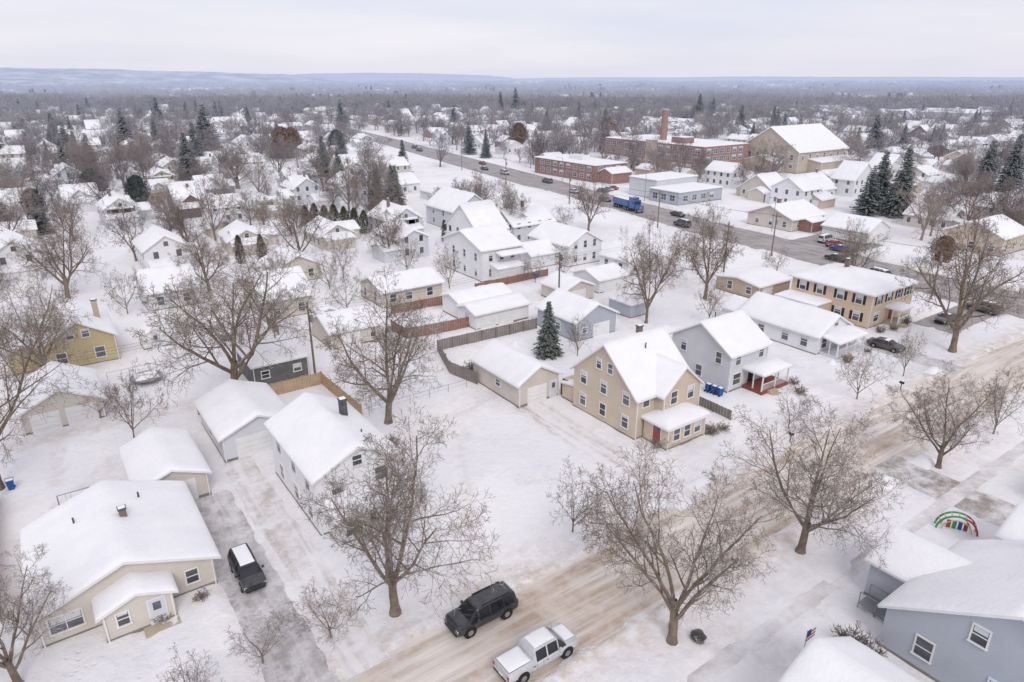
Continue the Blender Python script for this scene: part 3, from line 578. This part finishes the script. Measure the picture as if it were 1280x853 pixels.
b=B('tan_house',174,62); b.block(168,181,56,68,4.2,'tan','x',.45,.4); b.wins('-x',168,[58,62,66],[1.7]); b.wins('-y',56,[170,174,178],[1.7]); b.finish()
for (x0,x1,y0,y1,h) in [(640,720,260,330,9),(800,900,140,230,9),(700,800,420,480,8),(500,560,700,760,9),(150,210,900,950,9),(1000,1120,500,600,9),(80,130,1150,1200,10),(-60,0,900,940,9),(500,620,1200,1260,10),(1200,1350,300,400,10)]:
    b=B('white_warehouse',(x0+x1)/2,(y0+y1)/2); b.block(x0,x1,y0,y1,h,'lgrey','flat',0,.3,T=.3); 
    for k in range(5): b.win('-x',x0,y0+(y1-y0)*(k+.5)/5,3,4,3)
    b.finish(False)

# ---------------- house stock for the rest of town
R=random.Random(11)
walls=['white','white','beige','lgrey','beige','white','beige','grey','white','blue','lgrey','tan','white','beige','tan','white','dark','brick','yellow']
ST=[]
for i,wl in enumerate(walls):
    W_=R.uniform(7,9.5); D_=R.uniform(9,13); h=R.choice([3.2,3.4,4.6,5.4,3.6]); rid=R.choice('xy'); b=B('house',0,0,False)
    pt=R.uniform(.45,.8); b.block(-W_/2,W_/2,-D_/2,D_/2,h,wl,rid,pt,.4,T=.25)
    zs=[1.7] if h<4 else [1.7,4.3]
    for sd_,pl_,ln in (('-y',-D_/2,W_),('+y',D_/2,W_),('-x',-W_/2,D_),('+x',W_/2,D_)):
        k=max(2,int(ln/2.8)); b.wins(sd_,pl_,[-ln/2+ln*(j+.5)/k for j in range(k)],zs,w=.9,h=1.3)
    if rid=='y' : b.win('-y',-D_/2,0,h+.9,.8,.9)
    if R.random()<.5: b.block(-W_/2+1.2,W_/2-1.6,-D_/2,-D_/2+D_*.55,h+.3,wl,'y' if rid=='x' else 'x',pt,.3,T=.22)
    if R.random()<.6: b.block(-W_/2+.6,W_/2-1,-D_/2-2.4,-D_/2,2.7,wl,'shed',.25,.25,T=.2)
    if R.random()<.7: b.block(W_/2,W_/2+3.5,0,D_/2,2.8,wl,'x',.45,.3,T=.2)
    if R.random()<.5: b.chim(R.uniform(-1.5,1.5),R.uniform(-2,2),h,h+pt*W_/2+1.4,.6)
    ST.append(b.finish(False,link=False))
GA=[]
for wl in ('white','beige','grey','tan'):
    b=B('garage',0,0,False); b.block(-3.2,3.2,-3.6,3.6,2.6,wl,'y',.45,.3,T=.22); b.gdoor('-y',-3.6,0,4.2); GA.append(b.finish(False,link=False))
occ=[(-8,10,96,115),(26,38,84,118),(42,64,80,112),(65,102,80,120),(84,99,140,162),(167,193,178,230),(215,300,150,245),(157,186,90,168),(165,184,52,72),(152,170,74,114),(55,70,155,172),(12,22,120,132),(34,44,123,134)]
def inview(x,y,mg=1.08):
    Xc=.8151*x-.5793*y; Yc=.5793*x+.8151*y
    return Yc>60 and abs(Xc)<(Yc*.933+13)*.75*mg+12, Yc
def free(x,y,r):
    for o in occ:
        if o[0]-r<x<o[1]+r and o[2]-r<y<o[3]+r: return False
    if 118<y<370 and roadx(y)-36-r*.5<x<roadx(y): return False
    return abs(x-roadx(y))>14+r or y>1000
placed=[]
def far_parent(nm): 
    e=bpy.data.objects.new(nm,None); scn.collection.objects.link(e); return e
fh=far_parent('distant_houses')
man=[(56,152,4,0),(73,152,3,0),(20.5,149,0,0),(38,213,16,0),(20,208,3,0),(43,194,1,0),(55,196,4,0),(40,267,18,0)]
for x,y,k,rz in man:
    ob('house',ST[k],(x,y,0),rz); placed.append((x,y)); occ.append((x-8,x+8,y-9,y+9))
nh=0
rows=[]
st=145
while st<2300:
    for off,rz in ((14,0),(-14,math.pi),): rows.append((st+off,rz))
    st+=82
for ry,rz in rows:
    x=-1000+R.uniform(0,10)
    while x<1900:
        x+=R.uniform(13.5,19) if ry<900 else R.uniform(20,48)
        y=ry+R.uniform(-3,3); ok,Yc=inview(x,y)
        if not ok or Yc>2200 or not free(x,y,7): continue
        if int(x/150)!=int((x-9)/150): continue
        if any(abs(x-a)<11 and abs(y-c)<14 for a,c in placed[:12]): continue
        if R.random()<.08: continue
        near=Yc<330; k=R.randrange(16 if near else len(ST))
        ob('house',ST[k],(x,y,0),rz+R.gauss(0,.02)+(R.choice([0,1.57]) if R.random()<.3 else 0),parent=None if near else fh); nh+=1; placed.append((x,y))
        if Yc<700 and R.random()<.75:
            gy=y+(17 if rz==0 else -17)+R.uniform(-3,3); gx=x+R.uniform(-4,4)
            if free(gx,gy,4): ob('garage',R.choice(GA),(gx,gy,0),rz+(0 if R.random()<.6 else 1.57),parent=None if near else fh)
for x,y in [(190,80),(205,70),(222,75),(240,68),(200,40),(186,45),(215,42),(190,120),(206,124),(225,122),(243,120),(262,118),(280,70),(300,75),(262,60),(318,125),(335,80)]:
    ob('house',R.choice(ST[:16]),(x,y,0),R.choice([0,1.57,3.14])); placed.append((x,y))
print('houses',nh,time.time()-T0)

# ---------------- distant trees
FT=[]
for i in range(6):
    V,F=gen_tree(500+i,14,12,maxlev=4,nch=(6,7,6,5),minr=.035,trunk=.22,ks=(5,4,3,2,2)); 
    FT.append(mkmesh('distant_bare_tree_mesh',V,F,[MT['farbark']]))
MTs=[]
for i in range(3):
    V,F=gen_tree(600+i,14,12,maxlev=4,nch=(6,8,7,6),minr=.02,trunk=.22,ks=(6,4,3,3,3)); MTs.append(mkmesh('bare_tree_mesh',V,F,[MT['farbark']]))
def clump(seed,n=16,rad=38):
    R=random.Random(seed); V=[];F=[]
    for t in range(n):
        a=R.random()*6.28; r=rad*R.random()**.5; cx,cy=r*math.cos(a),r*math.sin(a); H=R.uniform(8,17); Wd=H*.4
        for k in range(95):
            u=Vector((R.gauss(0,1),R.gauss(0,1),R.gauss(0,1))).normalized()*R.uniform(.3,1)
            c=Vector((cx+u.x*Wd,cy+u.y*Wd,H*.6+u.z*H*.4)); d=(Vector((u.x,u.y,1.2+u.z))+Vector((R.gauss(0,.4),R.gauss(0,.4),0))).normalized()*R.uniform(1,2.2); s_=Vector((R.gauss(0,1),R.gauss(0,1),0)).normalized()*R.uniform(.12,.28)
            b=len(V); V+=[c-s_,c+s_,c+d]; F.append((b,b+1,b+2))
        b=len(V); V+=[Vector((cx-.3,cy,0)),Vector((cx+.3,cy,0)),Vector((cx,cy,H*.6))]; F.append((b,b+1,b+2))
    return mkmesh('tree_clump_mesh',V,F,[MT['farbark']])
CL=[clump(i) for i in range(5)]
dt=far_parent('distant_trees'); cnt=0
cell={}
for a,c in placed: cell.setdefault((int(a//12),int(c//12)),[]).append((a,c))
def hit(x,y,r):
    i,j=int(x//12),int(y//12)
    for p in (-1,0,1):
        for q in (-1,0,1):
            for a,c in cell.get((i+p,j+q),()):
                if abs(a-x)<r and abs(c-y)<r+1: return True
    return False
tries=0
while cnt<3000 and tries<60000:
    tries+=1
    Yc=math.sqrt(R.uniform(135**2,950**2)); Xc=R.uniform(-1,1)*(Yc*.933+13)*.78
    x=.8151*Xc+.5793*Yc; y=-.5793*Xc+.8151*Yc
    if y<122 and x<170: continue
    if nn(x*.012,y*.012,9)<-.25 and R.random()<.7: continue
    if abs(x-roadx(y))<(15 if y<300 else 12) and y<1000: continue
    if x<roadx(y) and x>roadx(y)-45 and y<370 and R.random()<.92: continue
    if hit(x,y,6) or any(o[0]<x<o[1] and o[2]<y<o[3] for o in occ): continue
    H=R.uniform(7,18); wdt=H*R.uniform(.75,1.15)
    if R.random()<.045:
        ob('spruce_tree' if Yc<300 else 'distant_spruce',R.choice(CON),(x,y,0),R.random()*6,(H/12,H/12,H/12*1.1),parent=None if Yc<300 else dt)
    elif Yc<300: ob('bare_tree',R.choice(MTs),(x,y,0),R.random()*6,(wdt/12,wdt/12,H/14))
    else: ob('distant_bare_tree',R.choice(FT),(x,y,0),R.random()*6,(wdt/12,wdt/12,H/14),parent=dt)
    cnt+=1
c2=0
while c2<3300:
    Yc=780+ (6500-780)*R.random()**1.9; Xc=R.uniform(-1,1)*(Yc*.933+13)*.8
    x=.8151*Xc+.5793*Yc; y=-.5793*Xc+.8151*Yc
    if nn(x*.003,y*.003,2)<-.08 and R.random()<.85: continue
    q=R.uniform(.7,1.3)*(1 if Yc<2000 else 1.6)
    ob('distant_tree_clump',R.choice(CL),(x,y,0),R.random()*6,(q,q,R.uniform(.8,1.3)),parent=dt); c2+=1
for i in range(75):
    Yc=900+2000*R.random()**1.5; Xc=R.uniform(-1,1)*(Yc*.933+13)*.8
    x=.8151*Xc+.5793*Yc; y=-.5793*Xc+.8151*Yc; q=R.uniform(1.1,1.6)
    for k in range(R.choice([1,2,3])): ob('distant_spruce',R.choice(CON),(x+R.uniform(-14,14),y+R.uniform(-14,14),0),R.random()*6,(q*1.3,q*1.3,q),parent=dt)
print('trees',cnt,c2,time.time()-T0)

# ---------------- fences
def fence(pts,h,mat,name='wooden_fence'):
    b=B(name,pts[0][0],pts[0][1])
    for (x0,y0),(x1,y1) in zip(pts,pts[1:]):
        Ln=math.hypot(x1-x0,y1-y0); dx,dy=(x1-x0)/Ln,(y1-y0)/Ln; n=int(Ln/.2)
        for i in range(n):
            t=(i+.5)*Ln/n; hw=Ln/n/2-.012; cx,cy=x0+dx*t,y0+dy*t; off=.012*(i%2); hh=h+R.uniform(-.03,.03)
            V=[(cx+sx*dx*hw+sy*-dy*.012-dy*off,cy+sx*dy*hw+sy*dx*.012+dx*off,z) for z in (-.1,hh) for sx,sy in ((-1,-1),(1,-1),(1,1),(-1,1))]
            b.add('boards',mat,V,[(0,3,2,1),(4,5,6,7),(0,1,5,4),(1,2,6,5),(2,3,7,6),(3,0,4,7)])
        k=max(1,int(Ln/2.4))
        for i in range(k+1):
            t=Ln*i/k; b.box('posts',mat,x0+dx*t-.06-dy*.09,x0+dx*t+.06-dy*.09,y0+dy*t-.06+dx*.09,y0+dy*t+.06+dx*.09,-.1,h+.06)
    b.finish()
fence([(11.2,77.3),(25.7,77.3),(26,66)],1.8,'wood'); fence([(41.5,90),(41.8,85.3),(53.5,84.3)],1.8,'redwood'); fence([(60,78),(43,78.6),(40.5,71),(41.5,66)],1.8,'oldwood')
fence([(48.3,57.6),(55,57.4)],1.9,'redwood'); fence([(59.6,41.5),(59.6,56)],1.3,'oldwood'); fence([(-7.5,52),(-7.6,70)],1.8,'wood'); fence([(45,97),(56,96.5)],1.6,'redwood'); fence([(77,104),(77.2,120)],1.5,'redwood'); fence([(63,100),(80,100.5)],1.5,'redwood')
fence([(98,160),(112,165)],1.8,'wood'); fence([(27,98),(27,103.5)],1.6,'oldwood')
b=B('chain_link_fence',4,94)
for (x0,y0),(x1,y1) in (((4,94),(14,94.5)),((14,94.5),(14,112)),((27,66),(40,66))):
    n=int(math.hypot(x1-x0,y1-y0)/2.2); b.cyl('top_rail','metal',(x0,y0,1.2),(x1,y1,1.2),.025,.025,5); b.cyl('mid_wire','metal',(x0,y0,.7),(x1,y1,.7),.01,.01,4)
    for i in range(n+1): t=i/n; b.cyl('post','metal',(x0+(x1-x0)*t,y0+(y1-y0)*t,0),(x0+(x1-x0)*t,y0+(y1-y0)*t,1.25),.03,.03,5)
b.finish()

# ---------------- poles and wires
def pole(x,y,h=10):
    b=B('utility_pole',x,y); b.cyl('post','pole',(x,y,-.2),(x,y,h),.16,.11,8); b.box('crossarm','pole',x-.07,x+.07,y-1.1,y+1.1,h-.9,h-.75)
    for q in (-1,-.5,.5,1): b.cyl('insulator','metal',(x,y+q,h-.75),(x,y+q,h-.55),.05,.04,6)
    b.cyl('transformer','metal',(x+.35,y,h-2.6),(x+.35,y,h-1.7),.23,.23,10); b.finish()
PL=[(-14,80.3),(26,80.4),(68,82.5),(110,82.5)]
for x,y in PL: pole(x,y)
for x,y in [(124.5,50),(129,85),(131,120),(135,160),(143,205),(152,250),(122,24)]: pole(x,y,9.5)
def wires(P,name,h=9.5):
    V=[];F=[]
    for (a,b_) in zip(P,P[1:]):
        for q in (-1,0,1):
            pts=[Vector((a[0]+(b_[0]-a[0])*t/8,a[1]+(b_[1]-a[1])*t/8+q,h-1.1*4*(t/8)*(1-t/8)*.8)) for t in range(9)]; ring(V,F,pts,[.012]*9,3)
    ob(name,mkmesh(name,V,F,[MT['shutter']]))
wires(PL,'power_lines'); wires([(124.5,50),(129,85),(131,120),(135,160),(143,205),(152,250)],'power_lines',9)
for x,y in [(150.5,100),(157,150),(165,200),(145.5,60)]:
    b=B('street_lamp',x,y); b.cyl('post','metal',(x,y,0),(x,y,8.5),.1,.07,8); b.cyl('arm','metal',(x,y,8.4),(x-2.2,y,8.8),.05,.04,6); b.box('head','metal',x-2.9,x-2.1,y-.15,y+.15,8.72,8.86); b.finish()

# ---------------- vehicles
def car(name,x,y,rz,paint,kind='suv',snow=True,sc=1):
    if kind=='suv':
        S=[(-2.55,.84,.5,.92,.74,.98,0),(-2.5,.96,.38,1.08,.74,1.16,0),(-2.36,1,.34,1.12,.74,1.74,0),(-2.22,1,.34,1.12,.74,1.84,1),(-1.35,1,.34,1.11,.75,1.88,0),(-1.27,1,.34,1.11,.75,1.88,1),(-.2,1,.34,1.1,.75,1.88,0),(-.1,1,.34,1.1,.75,1.88,1),(.72,1,.34,1.09,.74,1.83,2),(.85,1,.34,1.09,.73,1.79,3),(1.5,1,.34,1.1,.86,1.17,0),(2.3,.97,.34,1.05,.84,1.12,0),(2.48,.9,.38,.95,.78,1.0,0),(2.55,.82,.45,.85,.7,.88,0)]
    elif kind=='pickup':
        S=[(-2.85,.9,.5,.98,.86,1.1,0),(-2.8,.97,.42,1.02,.9,1.2,0),(-.9,.99,.38,1.05,.92,1.22,0),(-.8,1,.36,1.1,.76,1.72,0),(-.68,1,.36,1.1,.75,1.86,1),(.15,1,.36,1.1,.75,1.9,0),(.25,1,.36,1.1,.75,1.9,1),(1.05,1,.36,1.1,.74,1.85,2),(1.15,1,.36,1.1,.73,1.8,3),(1.75,1,.36,1.12,.87,1.2,0),(2.6,.98,.36,1.08,.86,1.15,0),(2.8,.92,.4,.98,.8,1.05,0),(2.87,.85,.46,.9,.74,.92,0)]
    else:
        S=[(-2.35,.78,.42,.78,.66,.84,0),(-2.28,.86,.32,.86,.7,.95,0),(-1.75,.89,.28,.9,.72,1.0,3),(-1.15,.9,.26,.92,.62,1.38,1),(-.25,.9,.26,.92,.63,1.44,0),(-.17,.9,.26,.92,.63,1.44,1),(.45,.9,.26,.92,.62,1.4,2),(.55,.9,.26,.92,.62,1.36,3),(1.2,.9,.27,.93,.76,.97,0),(2.0,.87,.3,.85,.7,.89,0),(2.25,.8,.34,.74,.64,.78,0),(2.35,.72,.4,.66,.58,.7,0)]
    V=[];F=[];mi=[]
    for (px,wd,zb,zl,wr,zt,fl) in S:
        h=[(wd*.88,zb),(wd,zb+.18),(wd*1.0,zl-.12),(wd*.965,zl),(wr,zt-.07),(wr*.86,zt)]
        V+=[(px,a,z) for a,z in h]+[(px,-a,z) for a,z in h[::-1]]
    n=len(S)
    for i in range(n-1):
        fl=S[i][6]
        for j in range(12):
            F.append((i*12+j,(i+1)*12+j,(i+1)*12+(j+1)%12,i*12+(j+1)%12)[::-1])
            gl=(fl==1 and j in(3,7)) or (fl==3 and j in (3,4,5,6,7)) or (kind=='suv' and i==1 and j==5)
            mi.append(1 if gl else 0)
    F.append(tuple(range(12))); mi.append(0); F.append(tuple(range((n-1)*12,n*12))[::-1]); mi.append(0)
    me=mkmesh('body',V,F,[MT[paint],MT['carglass']],mi)
    e=bpy.data.objects.new(name,None); scn.collection.objects.link(e); e.location=(x,y,.02); e.rotation_euler=(0,0,rz); e.scale=(sc,sc,sc)
    o=ob('body',me,parent=e); bv=o.modifiers.new('bevel','BEVEL'); bv.width=.035; bv.segments=2; bv.limit_method='ANGLE'; bv.angle_limit=math.radians(20)
    b=B('parts',0,0); fr=S[-1][0]; bk=S[0][0]; hw=max(q[1] for q in S)
    wx=(1.55,-1.5) if kind=='suv' else ((1.85,-1.75) if kind=='pickup' else (1.4,-1.35)); wr_=.4 if kind!='sedan' else .33
    for a in wx:
        for sg in (-1,1):
            b.cyl('wheel_arch','tyre',(a,sg*(hw-.3),wr_+.02),(a,sg*(hw+.006),wr_+.02),wr_+.09,wr_+.09,20)
            b.cyl('wheel','tyre',(a,sg*(hw-.25),wr_),(a,sg*(hw+.02),wr_),wr_,wr_,20); b.cyl('rim','rim',(a,sg*(hw-.2),wr_),(a,sg*(hw+.035),wr_),wr_*.6,wr_*.55,10)
    zf=S[-2][3]-.12
    for sg in (-1,1):
        b.box('headlamp','lamp',fr-.16,fr-.02,sg*.72-.17,sg*.72+.17,zf-.1,zf+.07)
        b.box('tail_lamp','tail',bk-.01,bk+.1,sg*.8-.1,sg*.8+.1,S[1][3]-.28,S[1][3]+.02)
        mxp=(.95 if kind=='suv' else 1.15 if kind=='pickup' else .6)
        b.box('mirror',paint,mxp-.08,mxp+.1,sg*(hw+.1)-.1,sg*(hw+.1)+.1,S[5][3]+.02,S[5][3]+.2)
        for dx in (-.15,-1.2): b.box('door_handle','shutter',dx-.08+.3,dx+.08+.3,sg*(hw+.003)-.02,sg*(hw+.003)+.02,S[5][3]-.22,S[5][3]-.18)
        if kind=='suv': b.box('roof_rail','shutter',-1.9,.4,sg*.66-.025,sg*.66+.025,1.87,1.95)
        for q in (-.15,-.65) if kind!='suv' else (.8,-.15,-1.3): b.box('door_seam','tyre',q-.008,q+.008,sg*(hw-.01)-.012,sg*(hw-.01)+.012,.5,S[5][3]-.12)
    b.box('grille','shutter',fr-.1,fr+.012,-.5,.5,zf-.18,zf+.04); b.box('bumper','shutter',fr-.2,fr+.03,-.78,.78,.38,.5); b.box('bumper','shutter',bk-.03,bk+.2,-.82,.82,.42,.54); b.box('licence_plate','trim',bk-.045,bk,-.18,.18,.6,.72)
    b.cyl('antenna','tyre',(mxp+.7,.7,1.1),(mxp+.5,.72,1.9),.008,.005,4)
    if kind=='pickup': b.box('bed_liner','tyre',-2.72,-1.0,-.74,.74,1.17,1.235); b.heap('bed_snow','snow',-2.72,-1.0,-.74,.74,lambda x,y:1.235,.12)
    if snow:
        rr=[(a[0],a[5]) for a in S if a[5]>1.3]; x0,x1=rr[1][0]+.1,rr[-1][0]-.12
        def rf(x_,y_):
            for (a,za),(c,zc) in zip(rr,rr[1:]):
                if a<=x_<=c: return za+(zc-za)*(x_-a)/(c-a)-.01
            return rr[-1][1]
        b.heap('roof_snow','snow',x0,x1,-.58,.58,rf,.05 if snow=='thin' else .1,.4)
    if snow=='thick':
        ho=[a for a in S if a[0]>1][-4:]; 
        b.heap('hood_snow','snow',ho[0][0]+.1,ho[-2][0]-.12,-.65,.65,lambda x_,y_:ho[0][5]+(ho[1][5]-ho[0][5])*(x_-ho[0][0])/(ho[1][0]-ho[0][0])-.01,.07,.4)
    for (part,mat,sm),(v,f) in b.P.items(): ob(part,mkmesh(part,v,f,[MT[mat]],smooth=sm),parent=e)
    return e
car('black_suv',20.4,32.4,math.pi,'paintblack','suv',False)
car('silver_pickup_truck',21.3,27.2,0,'paintsilver','pickup','thick')
car('black_car',8.1,46.6,-math.pi/2,'paintblack','suv','thin',.9)
car('parked_car',95.6,42.8,-math.pi/2+.1,'paintgrey','sedan',True)
car('parked_car',114.8,43.3,math.pi,'paintgrey','sedan',True)
car('parked_car',125,42,math.pi/2,'paintgrey','suv',True)
car('blue_car',145.5,79,math.pi/2,'paintblue','sedan',True)
car('parked_car',151.5,86,0,'paintsilver','suv',True)
car('red_car',149,82.5,0,'red','sedan',True)
for x,y,d,p_,k_ in [(138,118,1,'paintgrey','suv'),(147.5,128,-1,'paintblack','sedan'),(150.5,176,-1,'paintsilver','sedan'),(158,200,1,'paintgrey','suv'),(158.5,228,-1,'paintsilver','suv'),(137,75,1,'paintblack','sedan'),(170,262,1,'red','sedan'),(175,330,-1,'paintgrey','suv'),(180,345,1,'paintblack','suv'),(192,400,1,'paintsilver','sedan'),(131,62,-1,'paintsilver','suv'),(148,158,-1,'paintgrey','sedan'),(160,245,-1,'paintblack','sedan')]:
    car('car',x,y,d*math.pi/2-.12,p_,k_,True)
for i,(x,y) in enumerate([(190,185),(193,182),(196,180),(160,172),(163,173),(166,174),(210,190),(210,195),(210,204),(210,220),(210,226)]): car('parked_car',x,y,math.pi/2 if i<6 else 0,['paintgrey','paintsilver','red'][i%3],'sedan',True)
b=B('blue_semi_truck',0,0)
b.box('trailer','paintblue',-9,-.9,-1.25,1.25,1.2,3.0); b.heap('trailer_snow','snow',-9,-.9,-1.1,1.1,lambda x,y:3.0,.06)
b.box('cab','paintblue',-.4,2.2,-1.2,1.2,1.0,3.4); b.box('hood','paintblue',2.2,4.0,-.95,.95,1.0,2.1); b.box('windscreen','carglass',2.15,2.23,-1.0,1.0,2.25,3.0); b.box('side_window','carglass',1.0,1.9,-1.22,1.22,2.2,2.95)
b.box('roof_fairing','paintblue',-.4,1.3,-1.1,1.1,3.4,4.0); b.box('chassis','tyre',-9,3.9,-.5,.5,.7,1.0); b.box('bumper','rim',4.0,4.2,-1.15,1.15,.5,.95); b.box('grille','rim',4.0,4.08,-.5,.5,1.05,1.9)
for a in (3.2,-.8,-2,-7,-8.2):
    for sg in (-1,1): b.cyl('wheel','tyre',(a,sg*.8,.52),(a,sg*1.2,.52),.52,.52,14); b.cyl('rim','rim',(a,sg*1.0,.52),(a,sg*1.22,.52),.28,.25,10)
for sg in (-1,1): b.cyl('exhaust','rim',(-.6,sg*1.0,1),(-.6,sg*1.0,4.2),.08,.08,8)
b.finish(loc=(143,141,.02),rz=math.radians(-101))

# ---------------- street furniture
def bin_(x,y,rz=0,mat='bin'):
    b=B('blue_wheelie_bin',0,0)
    V=[(sx*a,sy*c,z) for a,c,z in ((.22,.26,.08),(.3,.36,1.0)) for sx,sy in ((-1,-1),(1,-1),(1,1),(-1,1))]
    b.add('body',mat,V,[(0,3,2,1),(4,5,6,7),(0,1,5,4),(1,2,6,5),(2,3,7,6),(3,0,4,7)])
    b.box('lid',mat,-.33,.33,-.4,.38,1.0,1.07); b.heap('lid_snow','snow',-.3,.3,-.3,.2,lambda x,y:1.07,.05)
    for sg in (-1,1): b.cyl('wheel','tyre',(sg*.2,.34,.12),(sg*.3,.34,.12),.12,.12,10)
    b.cyl('handle','tyre',(-.25,.44,.95),(.25,.44,.95),.02,.02,6); b.finish(loc=(x,y,.1),rz=rz)
for x,y,r in [(63.7,51.4,1.5),(63.6,50.6,1.6),(63.5,47.9,1.5),(63.6,47.1,1.6),(63.7,46.3,1.4),(76.8,100.5,0),(77.6,100.7,.2),(73,79.5,0),(-6.5,71.5,0)]: bin_(x,y,r)
b=B('colourful_playground_climbing_arch',0,0)
def arc(part,mat,y,r,rad,a0,a1,n=10):
    P=[(r*math.cos(math.radians(a0+(a1-a0)*i/n)),y,r*math.sin(math.radians(a0+(a1-a0)*i/n))) for i in range(n+1)]
    for p,q in zip(P,P[1:]): b.cyl(part,mat,p,q,rad,rad,6)
for y in (-.35,.35):
    arc('hoop_red','red',y,1.5,.08,0,70); arc('hoop_green','green',y,1.5,.08,70,180)
    arc('inner_hoop','yellow',y,1.1,.05,0,180)
for k in range(9):
    a=math.radians(10+20*k); b.cyl('rung','yellow',(1.5*math.cos(a),-.35,1.5*math.sin(a)),(1.5*math.cos(a),.35,1.5*math.sin(a)),.05,.05,6)
for k,m_ in enumerate(('red','green','bin','red')): b.box('play_panel',m_,-.75+k*.42,-.45+k*.42,-.03,.03,.1,.85)
b.finish(loc=(58.8,17.6,.1),rz=math.radians(-60))
b=B('swing_set',-1,64)
for x in (-3,0): 
    b.cyl('leg','metal',(x,63.2,0),(x,64,2.1),.04,.04); b.cyl('leg','metal',(x,64.8,0),(x,64,2.1),.04,.04)
b.cyl('top_bar','metal',(-3,64,2.1),(0,64,2.1),.04,.04); 
for x in (-2.2,-.9): b.cyl('chain','metal',(x-.2,64,2.1),(x-.2,64,.6),.01,.01,4); b.cyl('chain','metal',(x+.2,64,2.1),(x+.2,64,.6),.01,.01,4); b.box('seat','shutter',x-.22,x+.22,63.9,64.1,.56,.6)
b.finish()
b=B('flag_pole',34.5,16.5); b.cyl('pole','metal',(34.5,16.5,0),(34.5,16.5,3.6),.03,.025); 
for i in range(6): b.box('stripe','red' if i%2==0 else 'trim',34.54,35.5,16.49,16.51,2.7+i*.13,2.83+i*.13)
b.box('canton','bluetrim',34.53,34.95,16.48,16.52,3.1,3.5); b.finish()
b=B('trampoline',7,97)
b.cyl('frame','metal',(8,91,.75),(8,91,.85),1.9,1.9,24); b.heap('snow','snow',6.7,9.3,89.7,92.3,lambda x,y:.85,.15)
for i in range(6): a=i*1.047; b.cyl('leg','metal',(8+1.8*math.cos(a),91+1.8*math.sin(a),0),(8+1.8*math.cos(a),91+1.8*math.sin(a),.8),.03,.03)
b.finish()
ob('small_evergreen_bush',ARB,(31.4,22.2,0),0,(.55,.55,.16))
for x,y in [(39,25.2),(60.5,34.6),(83,34.4)]:
    b=B('mailbox',x,y); b.box('post','pole',x-.05,x+.05,y-.05,y+.05,0,1.05); b.box('box','shutter',x-.12,x+.12,y-.25,y+.25,1.05,1.25); b.cyl('box_top','shutter',(x,y-.25,1.25),(x,y+.25,1.25),.12,.12,10); b.heap('snow','snow',x-.1,x+.1,y-.22,y+.22,lambda a,c:1.36,.05); b.finish()
def pile(x,y,rx,ry,h,name='snow_pile'):
    b=B(name,x,y); b.heap('snow','snow',x-rx,x+rx,y-ry,y+ry,lambda a,c:h*max(0,1-((a-x)/rx)**2)*max(0,1-((c-y)/ry)**2)*(1+.5*nn(a,c,3)),.05,.35); b.finish(False)
for q in [(5.2,34.6,1.3,.8,.5),(40.3,34.7,1.4,.8,.5),(46.6,34.8,1.4,.9,.5),(92.5,34.8,1.5,1,.7),(61.2,24.8,1.5,.9,.5),(68.3,24.6,1.4,1,.5),(23.5,58,.7,.7,.9),(23.6,55,.6,.7,.8),(-6.2,49,.6,1,.8),(57,44,.7,.9,.8),(57.2,47,.6,.8,.9),(49,70,1.2,.6,.7),(53,74,.8,.8,.8),(46,74,1,.7,.6),(22,92,.8,.8,.9),(16,96,1,.6,.7),(40,98,.9,.9,.8),(84,44,.6,.6,.7),(94,46,.6,.8,.8)]: pile(*q)
print('done',time.time()-T0,len(bpy.data.objects))
